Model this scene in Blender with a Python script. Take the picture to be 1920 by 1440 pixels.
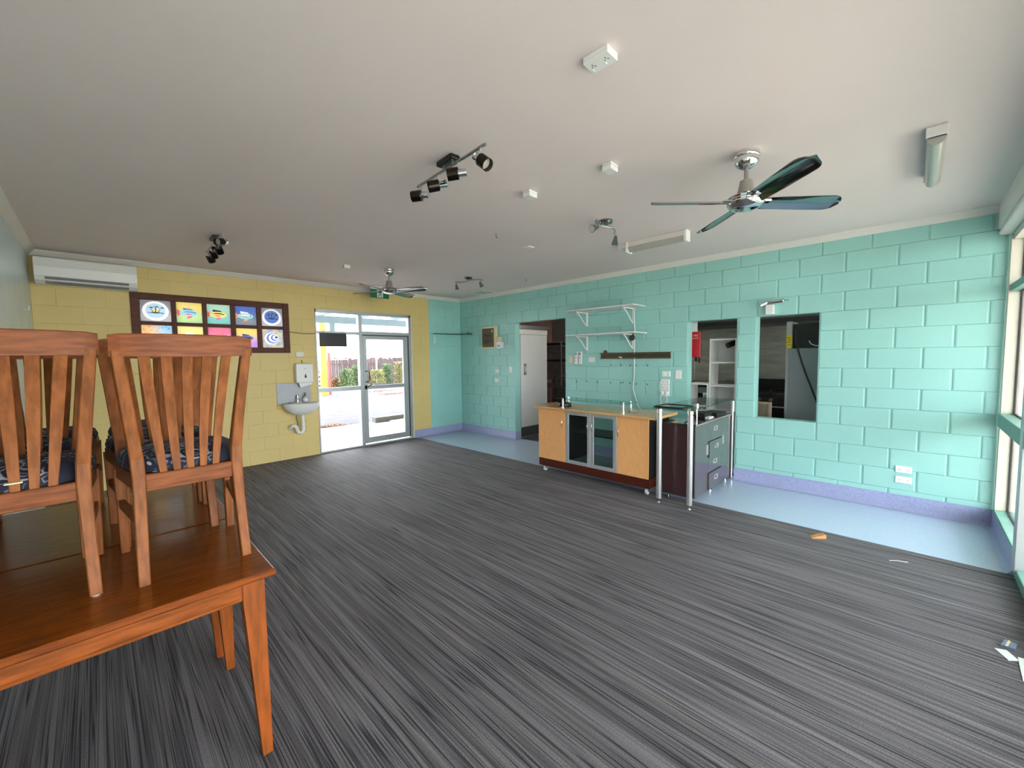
import bpy, bmesh, math, random
from mathutils import Vector, Matrix
random.seed(7)
for _o in list(bpy.data.objects): bpy.data.objects.remove(_o)
S = bpy.context.scene
COL = S.collection
pi = math.pi
# ------------------------------------------------------------------ camera
FPX = 766.7
YAW, PITCH, ROLL = math.radians(45.429), math.radians(-3.674), math.radians(-0.696)
CAM = Vector((-5.511, -6.958, 1.551))
FW = Vector((math.sin(YAW)*math.cos(PITCH), math.cos(YAW)*math.cos(PITCH), math.sin(PITCH)))
_r = Vector((math.cos(YAW), -math.sin(YAW), 0)); _u = _r.cross(FW)
RT = _r*math.cos(ROLL) + _u*math.sin(ROLL)
UP = -_r*math.sin(ROLL) + _u*math.cos(ROLL)
cd = bpy.data.cameras.new('camera'); cam = bpy.data.objects.new('camera', cd); COL.objects.link(cam)
cd.sensor_width = 36; cd.lens = FPX/1920*36; cd.clip_start = 0.05; cd.clip_end = 300
m = Matrix.Identity(4)
for i in range(3):
    m[i][0], m[i][1], m[i][2], m[i][3] = RT[i], UP[i], -FW[i], CAM[i]
cam.matrix_world = m
S.camera = cam
# pixel (1920x1440) -> point on an axis plane
def on(px, py, ax, v):
    d = FW + RT*((px-960)/FPX) + UP*((720-py)/FPX)
    return CAM + d*((v-CAM[ax])/d[ax])
# ------------------------------------------------------------------ world, exposure
W = bpy.data.worlds.new('World'); S.world = W; W.use_nodes = True
wn = W.node_tree.nodes; wl = W.node_tree.links
bg = wn['Background']; bg.inputs['Strength'].default_value = 3.7
tc = wn.new('ShaderNodeTexCoord'); nz = wn.new('ShaderNodeTexNoise'); nz.inputs['Scale'].default_value = 2.2; nz.inputs['Detail'].default_value = 4
rp = wn.new('ShaderNodeValToRGB')
rp.color_ramp.elements[0].position = .35; rp.color_ramp.elements[0].color = (.97, .93, 1, 1)
rp.color_ramp.elements[1].position = .7; rp.color_ramp.elements[1].color = (1, .955, 1, 1)
wl.new(tc.outputs['Generated'], nz.inputs['Vector']); wl.new(nz.outputs['Fac'], rp.inputs['Fac']); wl.new(rp.outputs['Color'], bg.inputs['Color'])
# hazy sun on the street side
sd = bpy.data.lights.new('sun', 'SUN'); sun = bpy.data.objects.new('sun', sd); COL.objects.link(sun)
sd.energy = 2.0; sd.angle = math.radians(9); sd.color = (1, .95, .86)
sun.rotation_euler = (Vector((.25, -.50, -.85))).to_track_quat('-Z', 'Y').to_euler()
vs = S.view_settings
vs.view_transform = 'Standard'; vs.look = 'None'; vs.gamma = 1; vs.exposure = 1.98; vs.use_curve_mapping = False

# ------------------------------------------------------------------ materials
def lin(c):
    if isinstance(c, str):
        c = [int(c[i:i+2], 16)/255 for i in (0, 2, 4)]
        c = [x/12.92 if x <= .04045 else ((x+.055)/1.055)**2.4 for x in c]
    return (c[0], c[1], c[2], 1)
MATS = {}
def mat(name, col, rough=.5, metal=0, var=None, bump=None, coat=0, alpha=1, trans=0, stretch=None, col2=None, coords='pos', spec=.5):
    if name in MATS: return MATS[name]
    M = bpy.data.materials.new(name); M.use_nodes = True; MATS[name] = M
    n = M.node_tree.nodes; l = M.node_tree.links; b = n['Principled BSDF']
    b.inputs['Base Color'].default_value = lin(col); b.inputs['Roughness'].default_value = rough; b.inputs['Metallic'].default_value = metal; b.inputs['Specular IOR Level'].default_value = spec
    if coat: b.inputs['Coat Weight'].default_value = coat; b.inputs['Coat Roughness'].default_value = .08
    if var or bump:
        if coords == 'pos': src = n.new('ShaderNodeNewGeometry').outputs['Position']
        else: src = n.new('ShaderNodeTexCoord').outputs['Object']
        mp = n.new('ShaderNodeMapping'); l.new(src, mp.inputs['Vector'])
        if stretch: mp.inputs['Scale'].default_value = stretch
    if var:
        t = n.new('ShaderNodeTexNoise'); t.inputs['Scale'].default_value = var[0]; t.inputs['Detail'].default_value = 6; l.new(mp.outputs[0], t.inputs['Vector'])
        r = n.new('ShaderNodeValToRGB'); r.color_ramp.elements[0].position = .35; r.color_ramp.elements[1].position = .65
        c = lin(col); c2 = lin(col2) if col2 else tuple(x*(1-var[1]) for x in c[:3])+(1,)
        r.color_ramp.elements[0].color = c2; r.color_ramp.elements[1].color = c
        l.new(t.outputs['Fac'], r.inputs['Fac']); l.new(r.outputs['Color'], b.inputs['Base Color'])
    if bump:
        t = n.new('ShaderNodeTexNoise'); t.inputs['Scale'].default_value = bump[0]; t.inputs['Detail'].default_value = 4; l.new(mp.outputs[0], t.inputs['Vector'])
        k = n.new('ShaderNodeBump'); k.inputs['Strength'].default_value = bump[1]; k.inputs['Distance'].default_value = .004
        l.new(t.outputs['Fac'], k.inputs['Height']); l.new(k.outputs[0], b.inputs['Normal'])
    return M
def glass(name, tint='FFFFFF', rough=0.0, ior=1.5):
    M = bpy.data.materials.new(name); M.use_nodes = True; MATS[name] = M
    n = M.node_tree.nodes; l = M.node_tree.links; n.remove(n['Principled BSDF'])
    tr = n.new('ShaderNodeBsdfTransparent'); tr.inputs[0].default_value = lin(tint)
    gl = n.new('ShaderNodeBsdfGlossy'); gl.inputs['Roughness'].default_value = rough
    fr = n.new('ShaderNodeFresnel'); gb = n.new('ShaderNodeNewGeometry')   # thin pane: same reflectance from both faces
    mr = n.new('ShaderNodeMapRange'); mr.inputs['To Min'].default_value = ior; mr.inputs['To Max'].default_value = 1/ior
    l.new(gb.outputs['Backfacing'], mr.inputs['Value']); l.new(mr.outputs[0], fr.inputs[0])
    mx = n.new('ShaderNodeMixShader'); l.new(fr.outputs[0], mx.inputs[0]); l.new(tr.outputs[0], mx.inputs[1]); l.new(gl.outputs[0], mx.inputs[2])
    l.new(mx.outputs[0], n['Material Output'].inputs['Surface']); return M
def translucent(name, c0, c1=None, vert=True, noise=0):
    M = bpy.data.materials.new(name); M.use_nodes = True; MATS[name] = M
    n = M.node_tree.nodes; l = M.node_tree.links; n.remove(n['Principled BSDF'])
    tl = n.new('ShaderNodeBsdfTranslucent'); df = n.new('ShaderNodeBsdfDiffuse'); mx = n.new('ShaderNodeMixShader'); mx.inputs[0].default_value = .25
    k_ = .55; dim = lambda c: tuple(x*k_ for x in lin(c)[:3])+(1,)
    tl.inputs[0].default_value = dim(c0); df.inputs[0].default_value = lin(c0)
    if c1:
        g = n.new('ShaderNodeTexCoord'); sx = n.new('ShaderNodeSeparateXYZ'); l.new(g.outputs['Generated'], sx.inputs[0])
        r = n.new('ShaderNodeValToRGB'); r.color_ramp.elements[0].color = dim(c0); r.color_ramp.elements[1].color = dim(c1)
        r.color_ramp.elements[0].position = .25; r.color_ramp.elements[1].position = .75
        if noise:
            t = n.new('ShaderNodeTexNoise'); t.inputs['Scale'].default_value = noise; l.new(g.outputs['Generated'], t.inputs[0]); l.new(t.outputs['Fac'], r.inputs[0])
            r.color_ramp.elements[0].position = .42; r.color_ramp.elements[1].position = .58
        else: l.new(sx.outputs['Z' if vert else 'X'], r.inputs[0])
        l.new(r.outputs[0], tl.inputs[0]); l.new(r.outputs[0], df.inputs[0])
    l.new(tl.outputs[0], mx.inputs[1]); l.new(df.outputs[0], mx.inputs[2]); l.new(mx.outputs[0], n['Material Output'].inputs['Surface']); return M

TEAL = mat('teal_paint', '9CD2CB', .42, var=(1.3, .07), bump=(55, .35))
YELLOW = mat('yellow_paint', 'E2C984', .5, var=(1.2, .06), bump=(60, .3))
LEFTP = mat('grey_blue_paint', 'D4E6E8', .3, var=(2.5, .08), bump=(9, .25))
CEIL = mat('ceiling_paint', 'ECDEDC', .7, var=(.7, .05), bump=(3, .15))
TRIMW = mat('white_trim', 'E6E2DC', .5, var=(3, .04))
VINYL = mat('blue_vinyl', 'BCCDE6', .26, var=(130, .14), bump=(40, .06))
SKIRT = mat('purple_blue_vinyl', 'A6ACD4', .34, var=(90, .22))
ALU = mat('aluminium', 'B9BDBF', .38, .55, var=(20, .04))
CREAMFR = mat('cream_frame', 'DAD3C4', .45, var=(12, .06))
GREENFR = mat('green_frame', '74A89A', .5, var=(9, .15))
WHITEP = mat('white_plastic', 'ECECEA', .35, var=(8, .02))
BEIGEP = mat('beige_plastic', 'D9CDA6', .4, var=(8, .03))
CHROME = mat('chrome', 'E2E2E2', .06, 1, var=(6, .03))
STEEL = mat('brushed_steel', 'AEAFB0', .3, 1, var=(30, .06), stretch=(1, 1, 12))
MIRRB = mat('dark_chrome', '8E9494', .07, 1, var=(5, .05))
DKBRONZE = mat('black_nickel', '3A332C', .22, .9, var=(9, .1))
BRONZE = mat('bronze_rail', '6E6650', .35, .6, var=(8, .12))
BLACK = mat('black_plastic', '151515', .4, var=(15, .2))
GASKET = mat('gasket', '2C2630', .6, var=(15, .1))
WOODC = mat('chair_wood', '93562B', .45, var=(9, .35), stretch=(6, 6, .9), col2='72401D', coords='obj', spec=.22)
WOODR = mat('chair_rail_wood', '8A4C24', .45, var=(9, .35), stretch=(.9, 6, 9), col2='683516', coords='obj', spec=.22)
WOODT = mat('table_wood', '9A501E', .36, var=(7, .3), stretch=(1.2, 9, 9), col2='743A10', coords='obj', spec=.3)
WOODTOP = mat('table_top_wood', '8A4512', .28, var=(7, .3), stretch=(1.2, 10, 9), col2='622D0B', coords='obj', coat=.22, spec=.35)
WOODL = mat('table_leg_wood', '9A4E1E', .4, var=(8, .3), stretch=(8, 8, .8), col2='7A4016', coords='obj', spec=.3)
BEECH = mat('beech_laminate', 'ECAE70', .35, var=(14, .12), stretch=(6, 6, 1), coat=.15)
BEECHTOP = mat('beech_worktop', 'D6A76E', .3, var=(14, .12), stretch=(6, 1, 6), coat=.2)
PLINTH = mat('mahogany_plinth', '4E1B0E', .35, var=(10, .3), stretch=(6, 1, 6))
WENGE = mat('wenge_laminate', '3B2023', .28, var=(16, .25), stretch=(5, 5, 1), coat=.5)
DARKIN = mat('dark_interior', '1C1A1C', .45, var=(10, .2))
FRAMEW = mat('window_timber', '5C2A14', .6, var=(9, .35), stretch=(1, 4, 4))
GLASS = glass('clear_glass', 'F4FAF8')
GLASSG = glass('green_glass', 'D8F0E8')
GLASSY = glass('grey_tinted_glass', 'F0F4F4')
GLASSD = glass('tinted_glass', 'D3DEDC')
KDARK = mat('kitchen_wall', '8C8884', .5, var=(3, .15))
KWHITE = mat('coolroom_panel', 'D9D8D6', .4, var=(3, .05))
KSTEEL = mat('kitchen_steel', 'B5AEA4', .34, .6, var=(3, .25), stretch=(1, 1, 5))
KFLOOR = mat('kitchen_floor', '4A4E58', .4, var=(60, .2))
KBLACK = mat('cooker_black', '121212', .25, var=(9, .3))
GREYP = mat('grey_panel', '8B9094', .4, var=(4, .06))

def carpet():
    M = bpy.data.materials.new('striped_carpet'); M.use_nodes = True; n = M.node_tree.nodes; l = M.node_tree.links; b = n['Principled BSDF']
    g = n.new('ShaderNodeNewGeometry')
    def noise(sc, scale, detail=2):
        mp = n.new('ShaderNodeMapping'); mp.inputs['Scale'].default_value = sc; l.new(g.outputs['Position'], mp.inputs[0])
        t = n.new('ShaderNodeTexNoise'); t.inputs['Scale'].default_value = scale; t.inputs['Detail'].default_value = detail; l.new(mp.outputs[0], t.inputs[0]); return t.outputs['Fac']
    def ramp(fac, stops):
        r = n.new('ShaderNodeValToRGB'); e = r.color_ramp.elements
        e[0].position, e[0].color = stops[0][0], lin(stops[0][1]); e[1].position, e[1].color = stops[-1][0], lin(stops[-1][1])
        for p, c in stops[1:-1]: x = e.new(p); x.color = lin(c)
        l.new(fac, r.inputs[0]); return r.outputs[0]
    fine = ramp(noise((75, .55, 1), 1, 1), [(.30, '7C777B'), (.455, '858087'), (.488, '38353C'), (.512, '343138'), (.545, '817D82'), (.62, '7A7471'), (.655, '454249'), (.69, '737078')])
    med = ramp(noise((34, .7, 1), 1, 2), [(.36, 'A6A6AC'), (.62, 'FFFFFF')])
    pile = ramp(noise((1, .45, 1), 330, 2), [(.3, '8C8C8C'), (.7, 'FFFFFF')])
    m1 = n.new('ShaderNodeMix'); m1.data_type = 'RGBA'; m1.blend_type = 'MULTIPLY'; m1.inputs[0].default_value = .8; l.new(fine, m1.inputs[6]); l.new(med, m1.inputs[7])
    m2 = n.new('ShaderNodeMix'); m2.data_type = 'RGBA'; m2.blend_type = 'MULTIPLY'; m2.inputs[0].default_value = .7; l.new(m1.outputs[2], m2.inputs[6]); l.new(pile, m2.inputs[7])
    l.new(m2.outputs[2], b.inputs['Base Color']); b.inputs['Roughness'].default_value = .72
    b.inputs['Specular IOR Level'].default_value = .3; b.inputs['Sheen Weight'].default_value = .08; b.inputs['Sheen Roughness'].default_value = .4
    k = n.new('ShaderNodeBump'); k.inputs['Strength'].default_value = .5; k.inputs['Distance'].default_value = .003; l.new(noise((75, 3, 1), 1, 1), k.inputs['Height']); l.new(k.outputs[0], b.inputs['Normal'])
    return M
CARPET = carpet()
def fabric():
    M = bpy.data.materials.new('seat_fabric'); M.use_nodes = True; n = M.node_tree.nodes; l = M.node_tree.links; b = n['Principled BSDF']
    t = n.new('ShaderNodeTexCoord'); mp = n.new('ShaderNodeMapping'); l.new(t.outputs['Object'], mp.inputs[0])
    ns = n.new('ShaderNodeTexNoise'); ns.inputs['Scale'].default_value = 9; l.new(mp.outputs[0], ns.inputs[0])
    mxv = n.new('ShaderNodeMix'); mxv.data_type = 'RGBA'; mxv.inputs[0].default_value = .12; l.new(mp.outputs[0], mxv.inputs[6]); l.new(ns.outputs['Color'], mxv.inputs[7])
    v = n.new('ShaderNodeTexVoronoi'); v.feature = 'DISTANCE_TO_EDGE'; v.inputs['Scale'].default_value = 17; l.new(mxv.outputs[2], v.inputs['Vector'])
    v2 = n.new('ShaderNodeTexVoronoi'); v2.inputs['Scale'].default_value = 42; l.new(mxv.outputs[2], v2.inputs['Vector'])
    r1 = n.new('ShaderNodeValToRGB'); e = r1.color_ramp.elements; e[0].position = .03; e[0].color = lin('8F8F98'); e[1].position = .07; e[1].color = lin('15172A')
    x = e.new(.2); x.color = lin('20222E'); x = e.new(.24); x.color = lin('7A7C88'); x = e.new(.28); x.color = lin('171A30')
    r2 = n.new('ShaderNodeValToRGB'); e = r2.color_ramp.elements; e[0].position = .22; e[0].color = lin('9A9CA6'); e[1].position = .3; e[1].color = lin('14162A')
    l.new(v.outputs['Distance'], r1.inputs[0]); l.new(v2.outputs['Distance'], r2.inputs[0])
    w = n.new('ShaderNodeTexNoise'); w.inputs['Scale'].default_value = 6; l.new(mp.outputs[0], w.inputs[0])
    r3 = n.new('ShaderNodeValToRGB'); r3.color_ramp.elements[0].position = .46; r3.color_ramp.elements[1].position = .52; l.new(w.outputs['Fac'], r3.inputs[0])
    mm = n.new('ShaderNodeMix'); mm.data_type = 'RGBA'; l.new(r3.outputs[0], mm.inputs[0]); l.new(r1.outputs[0], mm.inputs[6]); l.new(r2.outputs[0], mm.inputs[7])
    l.new(mm.outputs[2], b.inputs['Base Color']); b.inputs['Roughness'].default_value = .9
    return M
FABRIC = fabric()

# ------------------------------------------------------------------ mesh building
class MB:
    def __init__(s): s.bm = bmesh.new()
    def box(s, a, b, bev=0, seg=1):
        lo = [min(a[i], b[i]) for i in range(3)]; hi = [max(a[i], b[i]) for i in range(3)]
        return s.hexa([(lo[0], lo[1], lo[2]), (hi[0], lo[1], lo[2]), (hi[0], hi[1], lo[2]), (lo[0], hi[1], lo[2]),
                       (lo[0], lo[1], hi[2]), (hi[0], lo[1], hi[2]), (hi[0], hi[1], hi[2]), (lo[0], hi[1], hi[2])], bev, seg)
    def hexa(s, p, bev=0, seg=1):
        v = [s.bm.verts.new(q) for q in p]
        fs = [s.bm.faces.new([v[i] for i in f]) for f in ((3, 2, 1, 0), (4, 5, 6, 7), (0, 1, 5, 4), (1, 2, 6, 5), (2, 3, 7, 6), (3, 0, 4, 7))]
        if bev:
            es = list({e for f in fs for e in f.edges})
            bmesh.ops.bevel(s.bm, geom=es, offset=bev, segments=seg, affect='EDGES', profile=.6)
        return s
    def rings(s, rings, cap0=True, cap1=True, closed=True):
        R = [[s.bm.verts.new(q) for q in r] for r in rings]
        k = len(R[0])
        for a, b in zip(R[:-1], R[1:]):
            for i in range(k if closed else k-1):
                j = (i+1) % k; s.bm.faces.new((a[i], a[j], b[j], b[i]))
        if cap0: s.bm.faces.new(R[0][::-1])
        if cap1: s.bm.faces.new(R[-1])
        return s
    def cyl(s, p0, p1, r0, r1=None, n=16, cap=True):
        r1 = r0 if r1 is None else r1; p0 = Vector(p0); p1 = Vector(p1); d = (p1-p0).normalized()
        a = d.orthogonal().normalized(); b = d.cross(a)
        ring = lambda p, r: [p+(a*math.cos(t)+b*math.sin(t))*r for t in [2*pi*i/n for i in range(n)]]
        return s.rings([ring(p0, r0), ring(p1, r1)], cap, cap)
    def tube(s, path, r, n=8, rs=None):
        P = [Vector(p) for p in path]; rings = []; a = None
        for i, p in enumerate(P):
            d = (P[min(i+1, len(P)-1)]-P[max(i-1, 0)]).normalized()
            if a is None: a = d.orthogonal().normalized()
            a = (a-d*a.dot(d)).normalized(); b = d.cross(a); q = rs[i] if rs else r
            rings.append([p+(a*math.cos(t)+b*math.sin(t))*q for t in [2*pi*k/n for k in range(n)]])
        return s.rings(rings)
    def lathe(s, c, prof, n=24, cap0=True, cap1=True):
        c = Vector(c)
        return s.rings([[c+Vector((r*math.cos(2*pi*i/n), r*math.sin(2*pi*i/n), z)) for i in range(n)] for r, z in prof], cap0, cap1)
    def prism(s, poly, d):
        d = Vector(d); P = [Vector(p) for p in poly]
        return s.rings([P, [p+d for p in P]])
    def quadstrip(s, secs):
        return s.rings(secs)
    def sphere(s, c, r, sc=(1, 1, 1), n=12):
        M_ = Matrix.Translation(c) @ Matrix.Diagonal((r*sc[0], r*sc[1], r*sc[2], 1))
        bmesh.ops.create_uvsphere(s.bm, u_segments=n, v_segments=max(6, n*2//3), radius=1, matrix=M_); return s
    def xf(s, M_):
        s.bm.transform(M_); return s
def root_loc(p):
    while p.parent: p = p.parent
    return p.location
def obj(name, mb, material, parent=None, world=True, smooth=False, subsurf=0):
    bm = mb.bm
    if parent is not None and world: bmesh.ops.translate(bm, verts=bm.verts, vec=-root_loc(parent))
    bmesh.ops.recalc_face_normals(bm, faces=bm.faces)
    me = bpy.data.meshes.new(name); bm.to_mesh(me); bm.free()
    me.materials.append(material)
    if smooth:
        me.set_sharp_from_angle(angle=math.radians(38)) if hasattr(me, 'set_sharp_from_angle') else None
        for p in me.polygons: p.use_smooth = True
    o = bpy.data.objects.new(name, me); COL.objects.link(o)
    if parent is not None: o.parent = parent
    if subsurf:
        md = o.modifiers.new('sub', 'SUBSURF'); md.levels = subsurf; md.render_levels = subsurf
    return o
def tag(o, label=None, cat=None, group=None, kind=None):
    if label: o['label'] = label
    if cat: o['category'] = cat
    if group: o['group'] = group
    if kind: o['kind'] = kind
    return o
def thing(name, label, cat, loc, group=None, rz=0):
    o = bpy.data.objects.new(name, None); COL.objects.link(o); o.location = loc; o.rotation_euler = (0, 0, rz); o.empty_display_size = .05
    return tag(o, label, cat, group)
def struct(name, mb, material, label=None, parent=None, smooth=False):
    o = obj(name, mb, material, parent, smooth=smooth)
    if parent is None: tag(o, label, kind='structure')
    return o
def copy_tree(o, parent=None):
    c = o.copy(); COL.objects.link(c)
    if parent: c.parent = parent
    for ch in list(o.children): copy_tree(ch, c)
    return c
def one(name, mb, material, label, cat, group=None, base=None, smooth=False):
    """a thing that is one mesh; origin at its base"""
    bm = mb.bm
    if base is None:
        zs = [v.co.z for v in bm.verts]; xs = [v.co.x for v in bm.verts]; ys = [v.co.y for v in bm.verts]
        base = Vector(((min(xs)+max(xs))/2, (min(ys)+max(ys))/2, min(zs)))
    base = Vector(base); bmesh.ops.translate(bm, verts=bm.verts, vec=-base)
    o = obj(name, mb, material, None, smooth=smooth); o.location = base
    return tag(o, label, cat, group)

# ------------------------------------------------------------------ room shell
LX, LY, H = 5.976, 7.5, 2.80
VW = 1.117
struct('floor', MB().box((-LX, -LY, -.12), (-VW, 0.0, 0)), CARPET, 'dark grey striped carpet floor')
struct('floor_vinyl', MB().box((-VW, -LY, -.12), (.14, 0.0, -.002)), VINYL, 'pale blue vinyl floor strip along the aqua wall')
struct('ceiling', MB().box((-LX-.15, -LY-.12, H), (.14, .15, H+.1)), CEIL, 'white painted ceiling')

def block_wall(parent, along, s0, s1, z1, phase, openings, place, vgap, hgap, thick, material, zmin=0, cham=.003):
    """concrete blocks 0.4 x 0.2 laid in half bond; each a child of the wall; s runs along the wall"""
    cache = {}
    row = 0; z = 0.0
    while z < z1-.01:
        za, zb = max(z, zmin), min(z+.2, z1)
        ph = phase if row % 2 else phase+.2
        k = math.floor((s0-ph)/.4); s = ph+.4*k
        while s < s1:
            a, b = max(s, s0), min(s+.4, s1)
            segs = [(a, b)]
            for (oa, ob, oz0, oz1) in openings:
                if zb <= oz0+.02 or za >= oz1-.02: continue
                new = []
                for (p, q) in segs:
                    if q <= oa or p >= ob: new.append((p, q)); continue
                    if p < oa: new.append((p, oa))
                    if q > ob: new.append((ob, q))
                segs = new
            for (p, q) in segs:
                if q-p < .03: continue
                m_ = material((p+q)/2) if callable(material) else material
                key = (round(q-p, 3), round(zb-za, 3), m_.name)
                if key not in cache:
                    w, h = q-p-vgap, zb-za-hgap; c = .35*thick; cx_ = cham; cz_ = min(.0028, cham)
                    vs_ = [(-w/2, 0, 0), (w/2, 0, 0), (w/2, 0, h), (-w/2, 0, h), (-w/2+cx_, -thick, cz_), (w/2-cx_, -thick, cz_), (w/2-cx_, -thick, h-cz_), (-w/2+cx_, -thick, h-cz_)]
                    # intermediate ring keeps the arris crisp
                    r2 = [(-w/2, -thick+c, 0), (w/2, -thick+c, 0), (w/2, -thick+c, h), (-w/2, -thick+c, h)]
                    V = vs_+r2
                    F = [(4, 5, 6, 7)]
                    for i in range(4):
                        j = (i+1) % 4; F.append((8+i, 8+j, 4+j, 4+i)); F.append((i, j, 8+j, 8+i))
                    me = bpy.data.meshes.new('block'); me.from_pydata(V, [], F); me.materials.append(m_); cache[key] = me
                o = bpy.data.objects.new('block', cache[key]); COL.objects.link(o); o.parent = parent
                place(o, (p+q)/2, za+hgap/2)
            s += .4
        z += .2; row += 1

# right wall (aqua, to the kitchen): plane x=0, openings in y
OP = [(-2.785, -1.615, 0, 2.2), (-5.395, -4.81, 0, 2.0), (-6.205, -5.61, .8, 2.0)]
TH = .135
def slab_x(x0, x1, ymin, ymax, zmax, ops):
    mb = MB(); ys = sorted({ymin, ymax, *[o[0] for o in ops], *[o[1] for o in ops]})
    for a, b in zip(ys[:-1], ys[1:]):
        o = [q for q in ops if q[0] <= a+1e-6 and q[1] >= b-1e-6]
        if not o: mb.box((x0, a, -.1), (x1, b, zmax)); continue
        o = o[0]; mb.box((x0, a, o[3]), (x1, b, zmax))
        if o[2] > 0: mb.box((x0, a, -.1), (x1, b, o[2]))
    return mb
wr = struct('wall_right', slab_x(.008, TH, -LY, .12, H, OP), TEAL, 'aqua painted block wall to the kitchen')
block_wall(wr, 'y', -LY, 0, H, -7.408, OP, lambda o, s, z: (setattr(o, 'location', (.008, s, z)), setattr(o, 'rotation_euler', (0, 0, -pi/2))), .012, .0035, .008, TEAL, cham=.010)
# back wall (yellow): plane y=0
DX0, DX1, DZ = -2.985, -1.19, 2.385
PX0, PX1, PZ0, PZ1 = -5.174, -3.374, 1.668, 2.426
OPB = [(DX0, DX1, 0, DZ), (PX0+.03, PX1-.03, PZ0+.03, PZ1-.03)]
def slab_y(y0, y1, xmin, xmax, zmax, ops):
    mb = MB(); xs = sorted({xmin, xmax, *[o[0] for o in ops], *[o[1] for o in ops]})
    for a, b in zip(xs[:-1], xs[1:]):
        o = [q for q in ops if q[0] <= a+1e-6 and q[1] >= b-1e-6]
        if not o: mb.box((a, y0, -.1), (b, y1, zmax)); continue
        o = o[0]; mb.box((a, y0, o[3]), (b, y1, zmax))
        if o[2] > 0: mb.box((a, y0, -.1), (b, y1, o[2]))
    return mb
YT = -.795
wb = struct('wall_back', slab_y(.005, .14, -LX-.13, YT, H, OPB), YELLOW, 'yellow painted block wall with the glass door')
block_wall(wb, 'x', -LX, YT, H, -3.79, OPB, lambda o, s, z: setattr(o, 'location', (s, .005, z)), .005, .004, .005, YELLOW)
wbt = struct('wall_back_corner', slab_y(.005, .14, YT, .006, H, []), TEAL, 'aqua painted end of the yellow block wall')
block_wall(wbt, 'x', YT, 0, H, -3.79, [], lambda o, s, z: setattr(o, 'location', (s, .005, z)), .003, .0025, .005, TEAL)
# left wall, smooth rendered
struct('wall_left', MB().box((-LX-.13, -LY-.12, -.1), (-LX, 0.005, H)), LEFTP, 'pale grey-blue rendered wall')
# cornices
def cornice(name, p0, p1, inward):
    p0 = Vector(p0); p1 = Vector(p1); i = Vector(inward)
    prof = [(0, 0), (.062, 0), (.060, -.008), (.045, -.020), (.030, -.035), (.018, -.052), (.008, -.060), (0, -.062)]
    ring = lambda p: [p+i*a+Vector((0, 0, H+b)) for a, b in prof]
    return struct(name, MB().rings([ring(p0), ring(p1)]), TRIMW, 'white ceiling cornice', smooth=True)
cornice('trim_1', (0, -LY, 0), (0, 0, 0), (-1, 0, 0))
cornice('trim_2', (-LX, 0, 0), (0, 0, 0), (0, -1, 0))
cornice('trim_3', (-LX, -LY, 0), (-LX, 0, 0), (1, 0, 0))
# coved skirting
def skirting(name, p0, p1, inward, label):
    p0 = Vector(p0); p1 = Vector(p1); i = Vector(inward)
    prof = [(0, .152), (.005, .150), (.006, .04), (.012, .018), (.028, .004), (.04, 0), (0, 0)]
    ring = lambda p: [p+i*a+Vector((0, 0, b)) for a, b in prof]
    return struct(name, MB().rings([ring(p0), ring(p1)]), SKIRT, label, smooth=True)
skirting('baseboard_right', (0, -1.615, 0), (0, 0, 0), (-1, 0, 0), 'purple-blue coved vinyl skirting in the far corner')
skirting('baseboard_right_middle', (0, -4.81, 0), (0, -2.785, 0), (-1, 0, 0), 'purple-blue coved vinyl skirting behind the counter')
skirting('baseboard_right_near', (0, -LY, 0), (0, -5.395, 0), (-1, 0, 0), 'purple-blue coved vinyl skirting below the double outlets')
skirting('baseboard_back', (DX1+.01, 0, 0), (0, 0, 0), (0, -1, 0), 'purple-blue coved vinyl skirting beside the glass door')
skirting('baseboard_front', (-VW, -LY, 0), (0, -LY, 0), (0, 1, 0), 'purple-blue coved vinyl skirting under the shopfront window')
for nm, y, d in (('trim_4', -1.615, -1), ('trim_5', -2.785, 1)):
    struct(nm, MB().box((0, y, 0), (.07, y+d*.006, .15)).box((.07, y, 0), (TH, y+d*.006, .15)), SKIRT, 'dark vinyl skirting in the doorway reveal')

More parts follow.
